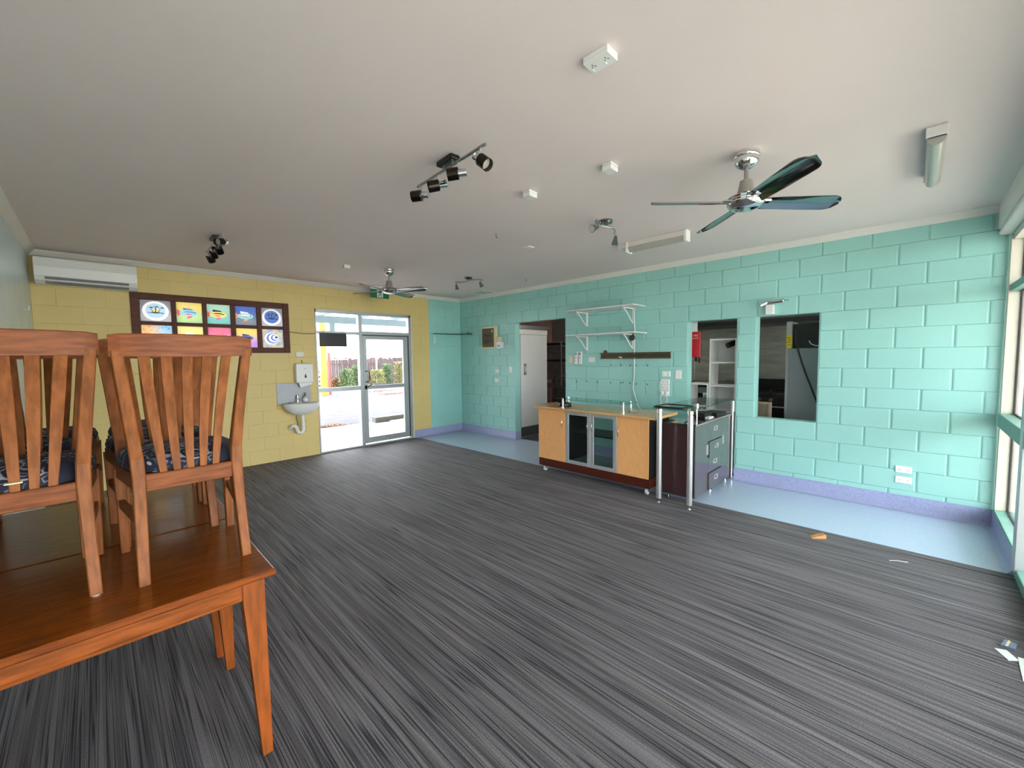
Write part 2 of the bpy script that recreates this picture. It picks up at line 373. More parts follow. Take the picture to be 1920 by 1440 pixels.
# ------------------------------------------------------------------ shopfront window wall, plane y=-7.5
GY = -LY-.075
FT, SILL = 2.52, .17
wf = MB().box((-LX-.13, -LY-.12, FT+.02), (.14, -LY, H))
struct('wall_front', wf, TEAL, 'aqua bulkhead above the shopfront windows')
struct('wall_front_upstand', MB().box((-VW, -LY-.12, -.1), (.14, -LY, SILL-.02)).box((-LX-.13, -LY-.12, -.1), (-VW, -LY, .05)), GREENFR, 'low green upstand under the shopfront glass')
posts = [-.03, -1.165, -2.15, -3.4, -4.65, -LX+.03]
for i, (xr, xl) in enumerate(zip(posts[:-1], posts[1:])):
    z0 = SILL-.02 if i == 0 else .05
    w = thing('window_%d' % (i+1), 'shopfront window bay %s' % ['beside the aqua wall', 'second from the aqua wall', 'third from the aqua wall', 'fourth from the aqua wall', 'at the left wall'][i], None, ((xr+xl)/2, -LY-.05, z0)); w['kind'] = 'structure'
    rr = .045
    obj('post', MB().box((xr-(.03 if i == 0 else .05), -LY-.10, z0), (xr+(.03 if i == 0 else .05), -LY+(0 if i == 0 else .012), FT+.02), .003), CREAMFR if i == 0 else ALU, w)
    if i == 4: obj('post', MB().box((xl-.03, -LY-.10, z0), (xl+.03, -LY, FT+.02), .003), CREAMFR, w)
    e0, e1 = xr-(.03 if i == 0 else .05), xl+(.05 if i < 4 else .03)
    obj('sill', MB().box((e0, -LY-.11, z0), (e1, -LY+.004, z0+.022), .004), GREENFR, w)
    obj('head', MB().box((e0, -LY-.10, FT-.03), (e1, -LY-.01, FT+.02), .003), CREAMFR, w)
    obj('transom', MB().box((e0, -LY-.10, 2.06), (e1, -LY-.012, 2.12), .004), GREENFR, w)
    if i < 2: obj('mid_rail', MB().box((e0, -LY-.10, .905), (e1, -LY+.012, 1.02), .004), GREENFR, w)
    gs = MB()
    for zz in ((z0+.022, .905), (1.02, 2.06), (2.12, FT-.03)) if i < 2 else ((z0+.022, 2.06), (2.12, FT-.03)):
        for x in (e0-.006, e1+.006): gs.box((x-.005, GY-.006, zz[0]), (x+.005, GY+.006, zz[1]))
        for z in (zz[0]+.005, zz[1]-.005): gs.box((e0, GY-.006, z-.004), (e1, GY+.006, z+.004))
        obj('pane', MB().box((e0-.003, GY-.003, zz[0]+.003), (e1+.003, GY+.003, zz[1]-.003)), GLASS, w)
    obj('gasket', gs, GASKET, w)
# roller-shutter pelmet
pel = thing('shutter_box', 'white roller shutter box along the top of the shopfront', 'shutter box', (-LX/2, -LY, 2.56))
prof = [(-.0, 2.80), (.075, 2.80), (.075, 2.615), (.070, 2.600), (.060, 2.597), (.060, 2.585), (.068, 2.575), (.066, 2.560), (.050, 2.548), (.0, 2.545)]
obj('casing', MB().rings([[(x, -LY+a, z) for a, z in prof] for x in (-LX+.005, -.012)]), TRIMW, pel, smooth=True)

# ------------------------------------------------------------------ glazed back door with sidelight and fanlights
d1 = thing('door_1', 'aluminium framed glass door with sidelight in the yellow wall', None, ((DX0+DX1)/2, .05, 0)); d1['kind'] = 'structure'
F0, F1 = .0, .09   # frame depth
obj('jamb', MB().box((DX0, F0-.004, 0), (DX0+.022, F1, DZ), .003), ALU, d1)
obj('jamb', MB().box((DX1-.075, F0-.004, 0), (DX1-.028, F1, DZ), .003), ALU, d1)
obj('reveal', MB().box((DX1-.028, F0-.006, 0), (DX1, F1+.03, DZ), .003), CREAMFR, d1)
obj('head', MB().box((DX0, F0-.004, DZ-.05), (DX1-.028, F1, DZ), .003), ALU, d1)
obj('mullion', MB().box((-2.255, F0-.004, .03), (-2.195, F1, DZ-.05), .003), ALU, d1)
obj('transom', MB().box((DX0+.022, F0-.003, 1.985), (-2.255, F1, 2.03), .003).box((-2.195, F0-.003, 1.99), (DX1-.075, F1, 2.05), .003), ALU, d1)
obj('threshold', MB().box((DX0+.022, F0-.01, 0), (DX1-.028, F1, .03), .004), ALU, d1)
obj('rail', MB().box((DX0+.022, F0+.012, 1.02), (-2.255, F1-.02, 1.085), .003), ALU, d1)
for a, b, z0, z1 in ((DX0+.022, -2.255, .03, 1.02), (DX0+.022, -2.255, 1.085, 1.985), (DX0+.022, -2.255, 2.03, DZ-.05), (-2.195, DX1-.075, 2.05, DZ-.05)):
    obj('pane', MB().box((a, .045, z0), (b, .05, z1)), GLASSY, d1)
L0, L1 = -2.185, -1.285
leaf = MB()
leaf.box((L0, .012, .045), (L0+.068, .058, 1.975), .003); leaf.box((L1-.10, .012, .045), (L1, .058, 1.975), .003)
leaf.box((L0+.068, .012, 1.915), (L1-.10, .058, 1.975), .003); leaf.box((L0+.068, .012, .045), (L1-.10, .058, .15), .003)
leaf.box((L0+.068, .016, 1.02), (L1-.10, .054, 1.085), .003)
lf = obj('leaf', leaf, ALU, d1)
for z0, z1 in ((.15, 1.02), (1.085, 1.915)): obj('pane', MB().box((L0+.068, .03, z0), (L1-.10, .035, z1)), GLASSY, lf)
hx = L0+.075
obj('pull_handle', MB().tube([(hx-.04, .012, 1.34), (hx-.04, -.04, 1.345), (hx+.005, -.055, 1.335), (hx+.005, -.055, 1.17), (hx-.04, -.04, 1.155), (hx-.04, .012, 1.155)], .010, 10), DKBRONZE, lf, smooth=True)
obj('lock', MB().box((L0+.012, -.004, 1.02), (L0+.05, .012, 1.09), .004).tube([(L0+.035, -.004, 1.06), (L0+.04, -.04, 1.06), (L0+.11, -.045, 1.10)], .008), DKBRONZE, lf)
obj('dark_gap', MB().box((L1+.001, .008, .04), (L1+.012, .06, 1.99)).box((L0, .008, 1.976), (L1, .05, 1.99)), GASKET, d1)
# dark sign hung inside the sidelight
sg = thing('hanging_sign', 'black rectangular sign hanging at the top of the door sidelight', 'sign', (-2.7, -.012, 1.775))
obj('board', MB().box((-2.93, -.02, 1.775), (-2.483, -.008, 2.0), .003), BLACK, sg)
for x in (-2.86, -2.55): obj('cord', MB().tube([(x, -.012, 2.0), (x, -.008, 2.03)], .003), DKBRONZE, sg)

# ------------------------------------------------------------------ timber window with ten painted panes
pw = thing('window_6', 'brown timber window of ten painted translucent panes', None, ((PX0+PX1)/2, 0, PZ0)); pw['kind'] = 'structure'
cols = [(-5.087, -4.784), (-4.733, -4.455), (-4.406, -4.133), (-4.077, -3.808), (-3.749, -3.457)]
rows = [(2.070, 2.342), (1.748, 2.024)]
def bar(x0, x1, z0, z1, nm='rail'): return obj(nm, MB().box((x0, -.022, z0), (x1, .05, z1), .003), FRAMEW, pw)
bar(PX0, cols[0][0], PZ0, PZ1, 'stile'); bar(cols[4][1], PX1, PZ0, PZ1, 'stile')
bar(cols[0][0], cols[4][1], rows[0][1], PZ1); bar(cols[0][0], cols[4][1], PZ0, rows[1][0]); 
for c0, c1 in zip(cols[:-1], cols[1:]): bar(c0[1], c1[0], rows[1][0], rows[0][1], 'mullion')
for c in cols: bar(c[0], c[1], rows[1][1], rows[0][0], 'glazing_bar')
tl = {k: translucent('pane_'+k, *v) for k, v in dict(
    grey=('C2C6C8', '8E9498'), yg=('BEE3A2', 'F0DE82'), aq=('86CFC6', 'B2DEC4'), navy=('8A98A0', '5F7CC4'), grey2=('C8CED2', '9AA4AA'),
    orng=('EECB86', '9CCBE4', False), yel=('EFC27C', 'F4E090'), pink=('E8A4CE', 'E4809A'), sunset=('C49AE0', 'F4D97A'), shell=('DCCFA6', '9AB8CC', True, 5)).items()}
tp = lambda n_, c: translucent('motif_'+n_, c)
mW, mR, mB_, mO, mT, mN, mY, mK, mS = [tp(a, b) for a, b in (('white', 'F2F4F4'), ('red', 'DC7080'), ('blue', '5E80C4'), ('orange', 'EEA27E'), ('turquoise', '9CD6DC'), ('navy', '3A4670'), ('yellow', 'F2DC80'), ('black', '2A3238'), ('sky', 'B4D6E8'))]
pks = [['grey', 'yg', 'aq', 'navy', 'grey2'], ['orng', 'yel', 'pink', 'sunset', 'shell']]
def ell(cx, cz, rx, rz, n=24, a0=0, a1=2*pi): return [(cx+rx*math.cos(a0+(a1-a0)*i/n), cz+rz*math.sin(a0+(a1-a0)*i/n)) for i in range(n)]
def fish(cx, cz, s, body, fin, stripe, flip=1):
    X = lambda a: cx+flip*a*s
    return [([(X(-1.0), cz+.38*s), (X(-1.05), cz), (X(-.95), cz-.36*s), (X(-.55), cz)], fin),
        ([(X(-.45), cz+.28*s), (X(-.5), cz+.55*s), (X(.25), cz+.45*s), (X(.5), cz+.2*s)], stripe),
        ([(X(-.1), cz-.2*s), (X(-.2), cz-.62*s), (X(.15), cz-.5*s), (X(.4), cz-.2*s)], fin),
        ([(X(.8*math.cos(t)), cz+.34*s*math.sin(t)) for t in [2*pi*i/20 for i in range(20)]], body),
        ([(X(-.6), cz+.05*s), (X(-.2), cz+.2*s), (X(.35), cz+.16*s), (X(.55), cz+.02*s), (X(.2), cz+.06*s), (X(-.2), cz+.08*s)], stripe),
        ([(X(-.45), cz-.12*s), (X(0), cz-.04*s), (X(.35), cz-.14*s), (X(0), cz-.2*s)], fin),
        (ell(X(.5), cz+.06*s, .07*s, .07*s, 8), mK)]
def palm(x, z, h, lean):
    r_ = [([(x-.004, z), (x+.004, z), (x+lean+.003, z+h), (x+lean-.003, z+h)], mK)]
    for a in range(5):
        t = pi*(.05+.225*a)
        r_.append(([(x+lean, z+h-.004), (x+lean+.03*math.cos(t+.35), z+h+.018*math.sin(t+.35)), (x+lean+.034*math.cos(t), z+h+.012*math.sin(t)-.006)], mK))
    return r_
def inside(p, poly_):
    c = False; x, z = p; j = len(poly_)-1
    for i in range(len(poly_)):
        (xi, zi), (xj, zj) = poly_[i], poly_[j]
        if (zi > z) != (zj > z) and x < (xj-xi)*(z-zi)/(zj-zi)+xi: c = not c
        j = i
    return c
for r in range(2):
    for c in range(5):
        x0, x1 = cols[c]; z0, z1 = rows[r]; cx, cz = (x0+x1)/2, (z0+z1)/2; sh_ = []
        if r == 0 and c in (0, 4):
            sh_ = [(ell(cx, cz, .130, .124, 32), mW), (ell(cx, cz+.004, .098, .094, 32), mS if c == 0 else mB_)]
            if c == 0: sh_.append((ell(cx, cz-.02, .036, .05, 16, 0, pi), mY))
            sh_.append((ell(cx, cz-.03, .085, .016, 16, 0, pi), mN))
            for dx in (-.03, 0, .03): sh_ += palm(cx+dx*.5, cz-.03, .07+(dx == 0)*.012, dx*1.25)
        elif r == 0: sh_ = fish(cx-.002, cz-.005, .125, *[(mT, mR, mB_), (mY, mR, mK), (mT, mO, mW)][c-1])
        elif c == 0:
            rnd = random.Random(3)
            for i in range(26):
                a, b = rnd.uniform(x0+.02, x1-.02), rnd.uniform(z0+.02, z1-.02); w = rnd.uniform(.008, .016)
                sh_.append(([(a-w, b), (a+w, b+.007), (a+w, b+.014), (a-w, b+.007)], mR if a < cx+.04 else mB_))
        elif c == 4:
            sh_ = [(ell(cx+.012*k-.01, cz+.004*k, rr, rr*.92, 20), mm_) for k, (rr, mm_) in enumerate(((.10, mW), (.085, mB_), (.07, mW), (.052, mB_), (.038, mW), (.02, mN)))]
        else: sh_ = fish(cx, cz, .11, *[(mT, mO, mW), (mO, mW, mR), (mB_, mR, mN)][c-1], flip=-1 if c == 2 else 1)
        N = 60; V = []; F = []; idx = []; ms = [tl[pks[r][c]]]
        for i in range(N+1):
            for k in range(N+1): V.append((x0+(x1-x0)*i/N-pw.location.x, .022, z0+(z1-z0)*k/N-pw.location.z))
        for i in range(N):
            for k in range(N):
                F.append((i*(N+1)+k, (i+1)*(N+1)+k, (i+1)*(N+1)+k+1, i*(N+1)+k+1)); p = (x0+(x1-x0)*(i+.5)/N, z0+(z1-z0)*(k+.5)/N); m_ = 0
                for poly_, mm_ in sh_:
                    if inside(p, poly_):
                        if mm_ not in ms: ms.append(mm_)
                        m_ = ms.index(mm_)
                idx.append(m_)
        me = bpy.data.meshes.new('painted_pane'); me.from_pydata(V, [], F)
        for q_ in ms: me.materials.append(q_)
        me.polygons.foreach_set('material_index', idx)
        o = bpy.data.objects.new('painted_pane', me); COL.objects.link(o); o.parent = pw
one('wire', MB().tube([(PX1, -.006, 1.995), (-3.28, -.006, 1.985), (-3.15, -.006, 1.972), (-3.06, -.006, 1.974), (DX0, -.006, 1.985)], .004, 6), BLACK, 'thin dark wire from the timber window to the door frame', 'wire')

# ------------------------------------------------------------------ dining tables
def make_table(name, label, x0, x1, y0, y1, h=.75, i=.032):
    t = thing(name, label, 'table', ((x0+x1)/2, (y0+y1)/2, 0), 'dining tables pushed together')
    top = MB(); pr = [(0, -.028), (-.0, -.024), (.006, -.012), (.004, -.004), (-.004, 0)]
    ring = lambda a, z: [(x0-a, y0-a, z), (x1+a, y0-a, z), (x1+a, y1+a, z), (x0-a, y1+a, z)]
    top.rings([ring(-.004, h-.028), ring(.0, h-.022), ring(.0, h-.006), ring(-.004, h-.001), ring(-.007, h)])
    obj('tabletop', top, WOODTOP, t)
    a = .072
    for (sx, ex) in ((x0+i, 1), (x1-i, -1)):
        for (sy, ey) in ((y0+i, 1), (y1-i, -1)):
            b = .034
            P = [(sx, sy, 0), (sx+ex*b, sy, 0), (sx+ex*b, sy+ey*b, 0), (sx, sy+ey*b, 0)]
            Q = [(sx, sy, h-.11), (sx+ex*a, sy, h-.11), (sx+ex*a, sy+ey*a, h-.11), (sx, sy+ey*a, h-.11)]
            R = [(p[0], p[1], h-.028) for p in Q]
            obj('leg', MB().rings([P, Q, R]), WOODL, t)
    for yy in (y0+i+.008, y1-i-.026): 
        ap = obj('apron', MB().box((x0+i+a, yy, h-.10), (x1-i-a, yy+.018, h-.028)), WOODT, t)
        obj('apron_bead', MB().box((x0+i+a, yy-.004, h-.104), (x1-i-a, yy+.022, h-.09), .003), WOODT, ap)
    for xx in (x0+i+.008, x1-i-.026):
        ap = obj('apron', MB().box((xx, y0+i+a, h-.10), (xx+.018, y1-i-a, h-.028)), WOODT, t)
        obj('apron_bead', MB().box((xx-.004, y0+i+a, h-.104), (xx+.022, y1-i-a, h-.09), .003), WOODT, ap)
    return t
make_table('dining_table', 'glossy orange-brown wooden table nearest the camera, carrying two front chairs', -5.968, -5.066, -5.222, -4.487)
make_table('dining_table', 'glossy brown wooden table behind the nearest table, under the rear chairs', -5.968, -5.052, -4.478, -3.54, i=.062)

# ------------------------------------------------------------------ chairs standing on the tables
def sweep(path, wx, wy):     # rectangular section, axes x and y (section stays horizontal)
    mb = MB(); rg = []
    for i, (x, y, z) in enumerate(path):
        a = (wx[i] if isinstance(wx, (list, tuple)) else wx)/2; b = (wy[i] if isinstance(wy, (list, tuple)) else wy)/2
        c = min(a, b)*.18
        rg.append([(x-a+c, y-b, z), (x+a-c, y-b, z), (x+a, y-b+c, z), (x+a, y+b-c, z), (x+a-c, y+b, z), (x-a+c, y+b, z), (x-a, y+b-c, z), (x-a, y-b+c, z)])
    return mb.rings(rg)
def make_chair(label):
    t = thing('dining_chair', label, 'chair', (0, 0, 0), 'dining chairs stacked on the tables')
    L = dict(parent=t, world=False)
    zz = [0, .12, .25, .38, .45, .55, .66, .76, .84]
    def py(z): return -.215+.052*math.sin(min(z, .45)/.45*pi/2) if z <= .45 else -.163-.085*((z-.45)/.4)**1.25
    def px(z): return .158-.008*min(z, .42)/.42 if z < .42 else .150+.038*(z-.42)/.42
    for s in (-1, 1):
        obj('rear_post', sweep([(s*px(z), py(z), z) for z in zz], [.033, .034, .036, .038, .038, .036, .034, .033, .032], [.040, .042, .045, .048, .048, .044, .040, .036, .032]), WOODC, smooth=False, **L)
        obj('front_leg', sweep([(s*.186, .187, 0), (s*.187, .188, .2), (s*.187, .190, .36)], [.030, .034, .040], [.030, .034, .040]), WOODC, **L)
        obj('side_rail', MB().hexa([(s*.150-.010, -.15, .325), (s*.150+.010, -.15, .325), (s*.190+.010, .18, .325), (s*.190-.010, .18, .325), (s*.150-.010, -.15, .383), (s*.150+.010, -.15, .383), (s*.190+.010, .18, .383), (s*.190-.010, .18, .383)]), WOODC, **L)
        obj('side_stretcher', MB().hexa([(s*.152-.009, -.17, .195), (s*.152+.009, -.17, .195), (s*.188+.009, .18, .195), (s*.188-.009, .18, .195), (s*.152-.009, -.17, .228), (s*.152+.009, -.17, .228), (s*.188+.009, .18, .228), (s*.188-.009, .18, .228)]), WOODC, **L)
        obj('corner_brace', MB().prism([(s*.136, -.15, .325), (s*.136, -.14, .25), (s*.136, -.11, .325)], (s*.02, 0, 0)), WOODC, **L)
    obj('back_rail', MB().box((-.134, -.184, .326), (.134, -.162, .390), .003), WOODR, **L)
    obj('front_rail', MB().box((-.168, .178, .325), (.168, .198, .383), .003), WOODR, **L)
    # top rail: bowed in plan, slightly arched
    rg = []; n = 14
    for k in range(n+1):
        u = -1+2*k/n; x = .208*u; yb = -.262+.020*u*u; ztop = .901-.003*u*u-(.004 if abs(u) > .99 else 0); zb = .820+.002*u*u
        t_ = .024 if abs(u) < .99 else .020
        rg.append([(x, yb-t_/2, zb), (x, yb+t_/2, zb), (x, yb+t_/2, ztop-.004), (x, yb+t_/2-.004, ztop), (x, yb-t_/2+.004, ztop), (x, yb-t_/2, ztop-.004)])
    obj('top_rail', MB().rings(rg), WOODR, **L)
    for k in (-2, -1, 0, 1, 2):
        path = []; w = []
        for z in (.382, .46, .55, .64, .74, .832):
            u = (z-.382)/.45
            path.append((k*(.040+.021*u), -.172-.078*u**1.3+.012*math.sin(pi*u), z)); w.append(.022+.010*u**.7+.003*math.sin(pi*u))
        obj('slat', sweep(path, w, .011), WOODC, **L)
    # cushion
    cu = MB(); rg = []
    for f, z in ((.97, .384), (1.04, .394), (1.05, .412), (1.0, .436), (.86, .452), (.55, .463), (.15, .466)):
        q = []
        for k in range(28):
            a = 2*pi*k/28; c, s_ = math.cos(a), math.sin(a); e = .45
            xx = math.copysign(abs(c)**e, c); yy = math.copysign(abs(s_)**e, s_)
            q.append(((.178+.026*yy)*xx*f, .02+.185*yy*f, z))
        rg.append(q)
    obj('seat_cushion', cu.rings(rg), FABRIC, smooth=True, **L)
    return t
chairs = [(-5.722, -4.760, .05, 'wooden slat-back chair at the left edge of the photo on the nearest table'),
          (-5.276, -4.785, .015, 'wooden slat-back chair at the right front corner of the nearest table'),
          (-5.738, -4.322, .015, 'wooden slat-back chair directly behind the left front chair'),
          (-5.303, -4.322, .0, 'wooden slat-back chair directly behind the right front chair'),
          (-5.722, -3.845, -.01, 'wooden slat-back chair farthest back in the left row on the tables'),
          (-5.285, -3.84, .01, 'wooden slat-back chair farthest back in the right row on the tables')]
proto = None
for x, y, rz, lb in chairs:
    if proto is None: c = proto = make_chair(lb)
    else: c = copy_tree(proto); c['label'] = lb
    c.location = (x, y, .7505 if lb != chairs[0][3] else .7555); c.rotation_euler = (0, 0, rz)
obj('foot_glide', MB().cyl((.158, -.215, -.005), (.158, -.215, .001), .013, n=14), WHITEP, proto, world=False)
obj('elastic_band', MB().box((-.020, -.196, .418), (.018, -.170, .422)), BEIGEP, proto, world=False)

# ------------------------------------------------------------------ split air conditioner
ac = thing('air_conditioner', 'white split air conditioner high on the yellow wall', 'air conditioner', (-5.52, 0, 2.42))
prof = [(-.004, 2.715), (-.16, 2.715), (-.205, 2.69), (-.215, 2.60), (-.205, 2.50), (-.185, 2.455), (-.12, 2.425), (-.004, 2.42)]
obj('body', MB().rings([[(x, a, z) for a, z in prof] for x in (-5.925, -5.105)]), WHITEP, ac)
obj('front_panel', MB().rings([[(x, a, z) for a, z in ((-.206, 2.692), (-.212, 2.695), (-.224, 2.60), (-.214, 2.500), (-.206, 2.500))] for x in (-5.92, -5.11)]), WHITEP, ac)
obj('vane', MB().rings([[(x, a, z) for a, z in ((-.206, 2.494), (-.212, 2.49), (-.165, 2.440), (-.125, 2.424), (-.122, 2.430))] for x in (-5.85, -5.18)]), GREYP, ac)

# ------------------------------------------------------------------ wash basin corner
one('splashback', MB().box((-3.592, -.008, .86), (-3.098, 0, 1.196), .002), mat('dull_steel', 'A2A5AA', .5, .45, var=(12, .06)), 'flat stainless steel splashback behind the hand basin', 'splashback')
bs = thing('hand_basin', 'small white wall-hung hand basin on the yellow wall', 'basin', (-3.29, 0, .70))
mb = MB(); rg = []
def bring(rx, ry, z, yc=-.15, back=-.009):
    q = []
    for k in range(28):
        a = 2*pi*k/28; y = yc-ry*math.sin(a); q.append((-3.29+rx*math.cos(a), min(y, back), z))
    return q
for rx, ry, z in ((.05, .05, .70), (.13, .10, .715), (.20, .145, .76), (.245, .175, .82), (.262, .19, .875), (.262, .19, .885), (.225, .155, .885), (.20, .135, .86), (.15, .10, .80), (.06, .05, .78)):
    rg.append(bring(rx, ry, z))
obj('bowl', mb.rings(rg), WHITEP, bs, smooth=True)
tp_ = obj('tap', MB().cyl((-3.315, -.055, .883), (-3.315, -.055, .985), .021, .018).tube([(-3.315, -.055, .945), (-3.315, -.10, .952), (-3.312, -.155, .94)], .012).cyl((-3.315, -.055, .985), (-3.315, -.055, 1.0), .022), CHROME, bs, smooth=True)
obj('lever', MB().tube([(-3.315, -.055, .998), (-3.31, -.09, 1.012)], .006), CHROME, tp_)
obj('waste_pipe', MB().cyl((-3.27, -.12, .70), (-3.27, -.12, .50), .022).cyl((-3.27, -.12, .66), (-3.27, -.12, .63), .03).cyl((-3.27, -.12, .56), (-3.27, -.12, .53), .03), WHITEP, bs, smooth=True)
obj('trap', MB().tube([(-3.27, -.12, .52), (-3.27, -.12, .46), (-3.285, -.12, .425), (-3.315, -.12, .415), (-3.345, -.12, .43), (-3.36, -.12, .47), (-3.37, -.12, .51), (-3.395, -.12, .535), (-3.42, -.11, .53), (-3.435, -.08, .505), (-3.44, -.03, .49), (-3.44, -.002, .488)], .026, 12), WHITEP, bs, smooth=True)
obj('supply_hose', MB().tube([(-3.345, -.08, .74), (-3.345, -.06, .66), (-3.335, -.06, .60), (-3.325, -.06, .54), (-3.33, -.02, .50), (-3.33, -.001, .49)], .008), STEEL, bs, smooth=True)
sp = thing('soap_bottle', 'small pump soap bottle standing on the hand basin', 'bottle', (-3.205, -.06, .886))
obj('bottle_body', MB().lathe((-3.205, -.06, .886), [(.026, 0), (.034, .008), (.034, .07), (.026, .085), (.014, .095), (.014, .10)], 20), mat('soap_clear', 'C9B7A4', .15, var=(12, .15), coat=.5), sp, smooth=True)
obj('bottle_label', MB().lathe((-3.205, -.06, .886), [(.0345, .025), (.0348, .026), (.0348, .062), (.0345, .063)], 20, False, False), WHITEP, sp)
obj('pump', MB().cyl((-3.205, -.06, .985), (-3.205, -.06, 1.01), .012).cyl((-3.205, -.06, 1.01), (-3.205, -.06, 1.028), .005).box((-3.22, -.09, 1.028), (-3.19, -.05, 1.037)), BLACK, sp)
one('nail_brush', MB().box((-3.47, -.10, .887), (-3.435, -.085, .897), .002).tube([(-3.44, -.092, .892), (-3.40, -.095, .894), (-3.37, -.10, .892)], .004), BLACK, 'little black brush lying on the left rim of the basin', 'brush')
pd = thing('towel_dispenser', 'white paper towel dispenser above the hand basin', 'dispenser', (-3.21, 0, 1.197))
obj('cover', MB().box((-3.335, -.11, 1.197), (-3.085, 0, 1.50), .018, 3), WHITEP, pd)
obj('sight_window', MB().prism([(x, -.1095, z) for x, z in [(-3.20+.016*math.cos(t), 1.292+.02*math.sin(t)) for t in [pi*(1+i/8) for i in range(9)]]+[(-3.20, 1.345)]], (0, -.003, 0)), BLACK, pd)
obj('maker_mark', MB().box((-3.222, -.1115, 1.418), (-3.178, -.109, 1.424)), GREYP, pd)
one('paper_towel', MB().prism([(-3.30, -.085, 1.20), (-3.10, -.085, 1.20), (-3.10, -.085, 1.165), (-3.27, -.08, 1.125)], (0, .004, 0)), WHITEP, 'white paper towel end hanging out of the dispenser', 'paper towel')
one('hook', MB().tube([(-3.215, -.002, 1.545), (-3.215, -.015, 1.54), (-3.212, -.018, 1.51)], .006), BLACK, 'tiny dark hook above the paper towel dispenser', 'hook')

# ------------------------------------------------------------------ power outlets and switches
HOLE = mat('socket_hole', '3A3A3A', .5, var=(9, .1))
def plate(name, label, cat, c, n, w, h, gangs=1, kind='outlet', material=WHITEP, d=.012, group=None):
    """n = outward direction; plate centred at c on a wall/ceiling"""
    c = Vector(c); n = Vector(n)
    if abs(n.z) > .5: u = Vector((0, 1, 0)); v = Vector((1, 0, 0))
    else: v = Vector((0, 0, 1)); u = v.cross(n)
    t = thing(name, label, cat, c, group)
    def bx(p, a, b, d0, d1, bev=0):
        P = [c+u*(p[0]+sx*a)+v*(p[1]+sy*b)+n*dd for dd in (d0, d1) for sx, sy in ((-1, -1), (1, -1), (1, 1), (-1, 1))]
        return MB().hexa(P, bev)
    pl = obj('face_plate', bx((0, 0), w/2, h/2, 0, d, .003), material, t)
    vert = h > w*1.3
    for g in range(gangs):
        o = ((g-(gangs-1)/2)*w*.52 if gangs > 1 else 0)
        if kind == 'outlet':
            hs = MB()
            for (a, b, ang) in ((-.007, .004, .5), (.007, .004, -.5), (0, -.008, 0)):
                ca, sa = math.cos(ang), math.sin(ang)
                P = []
                for dd in (d-.001, d+.0008):
                    for sx, sy in ((-1, -1), (1, -1), (1, 1), (-1, 1)):
                        x_, y_ = sx*.0016, sy*.0042
                        P.append(c+u*(o+a+x_*ca-y_*sa)+v*(b+x_*sa+y_*ca-.004)+n*dd)
                hs.hexa(P)
            obj('socket_slots', hs, HOLE, pl)
            obj('rocker_switch', bx((o+.016 if gangs > 1 else .02, .016), .005, .007, d-.001, d+.004, .001), WHITEP, pl)
        elif kind == 'switch':
            obj('rocker_switch', bx((o, 0), .006, .011, d-.001, d+.005, .001), WHITEP, pl)
        elif kind == 'screws':
            for sx in (-1, 1): obj('screw', bx((sx*w*.3, 0) if w > h else (0, sx*h*.3), .003, .003, d-.001, d+.001), HOLE, pl)
    return t
plate('double_outlet', 'upper of the two white double outlets low on the aqua wall', 'outlet', (0, -6.917, .408), (-1, 0, 0), .118, .066, 2)
plate('double_outlet', 'lower of the two white double outlets low on the aqua wall', 'outlet', (0, -6.919, .305), (-1, 0, 0), .118, .066, 2)
plate('double_outlet', 'white double outlet on the yellow wall above the paper towel dispenser', 'outlet', (-3.235, 0, 1.643), (0, -1, 0), .115, .07, 2)
plate('double_outlet', 'white double outlet fixed to the ceiling near the top of the photo', 'outlet', (-3.972, -5.98, H), (0, 0, -1), .118, .082, 2, d=.03)
plate('wall_outlet', 'upper small plate left of the kitchen doorway', 'outlet', (0, on(932.7, 695.7, 0, 0).y, on(932.7, 695.7, 0, 0).z), (-1, 0, 0), .115, .07, 2)
plate('wall_outlet', 'lower small plate left of the kitchen doorway', 'outlet', (0, on(932, 713, 0, 0).y, on(932, 713, 0, 0).z), (-1, 0, 0), .115, .07, 2)
plate('light_switch', 'white switch plate beside the kitchen doorway edge', 'switch', (0, on(958, 693, 0, 0).y, on(958, 693, 0, 0).z), (-1, 0, 0), .07, .115, 1, 'switch')
plate('light_switch', 'beige switch plate right of the kitchen doorway', 'switch', (0, on(1071.5, 674.2, 0, 0).y, on(1071.5, 674.2, 0, 0).z), (-1, 0, 0), .07, .115, 1, 'switch', BEIGEP)
plate('wall_outlet', 'white double outlet right of the two remote controls', 'outlet', (0, on(1110, 674.3, 0, 0).y, on(1110, 674.3, 0, 0).z), (-1, 0, 0), .115, .075, 2)
plate('wall_outlet', 'topmost outlet of the column above the counter, with a round plug', 'outlet', (0, on(1249.3, 700.9, 0, 0).y, on(1249.3, 700.9, 0, 0).z), (-1, 0, 0), .115, .072, 2)
pc = on(1247.9, 715.9, 0, 0)
plate('wall_outlet', 'second outlet down in the column above the counter', 'outlet', (0, pc.y, pc.z), (-1, 0, 0), .117, .076, 2)
plate('wall_outlet', 'third outlet down in the column above the counter', 'outlet', (0, pc.y, pc.z-.08), (-1, 0, 0), .117, .076, 2)
plate('wall_outlet', 'bottom outlet of the column above the counter, with white cables', 'outlet', (0, pc.y, pc.z-.16), (-1, 0, 0), .117, .076, 2)
pb = on(1272.3, 702.2, 0, 0)
plate('blank_plate', 'blank white vertical plate beside the opening with the white shelves', 'plate', (0, pb.y, pb.z), (-1, 0, 0), .08, .115, 0)
q0 = on(1249.3, 700.9, 0, 0)
one('plug', MB().cyl((-.012, q0.y+.015, q0.z), (-.045, q0.y+.015, q0.z), .02, .016), WHITEP, 'round white plug in the topmost outlet above the counter', 'plug')
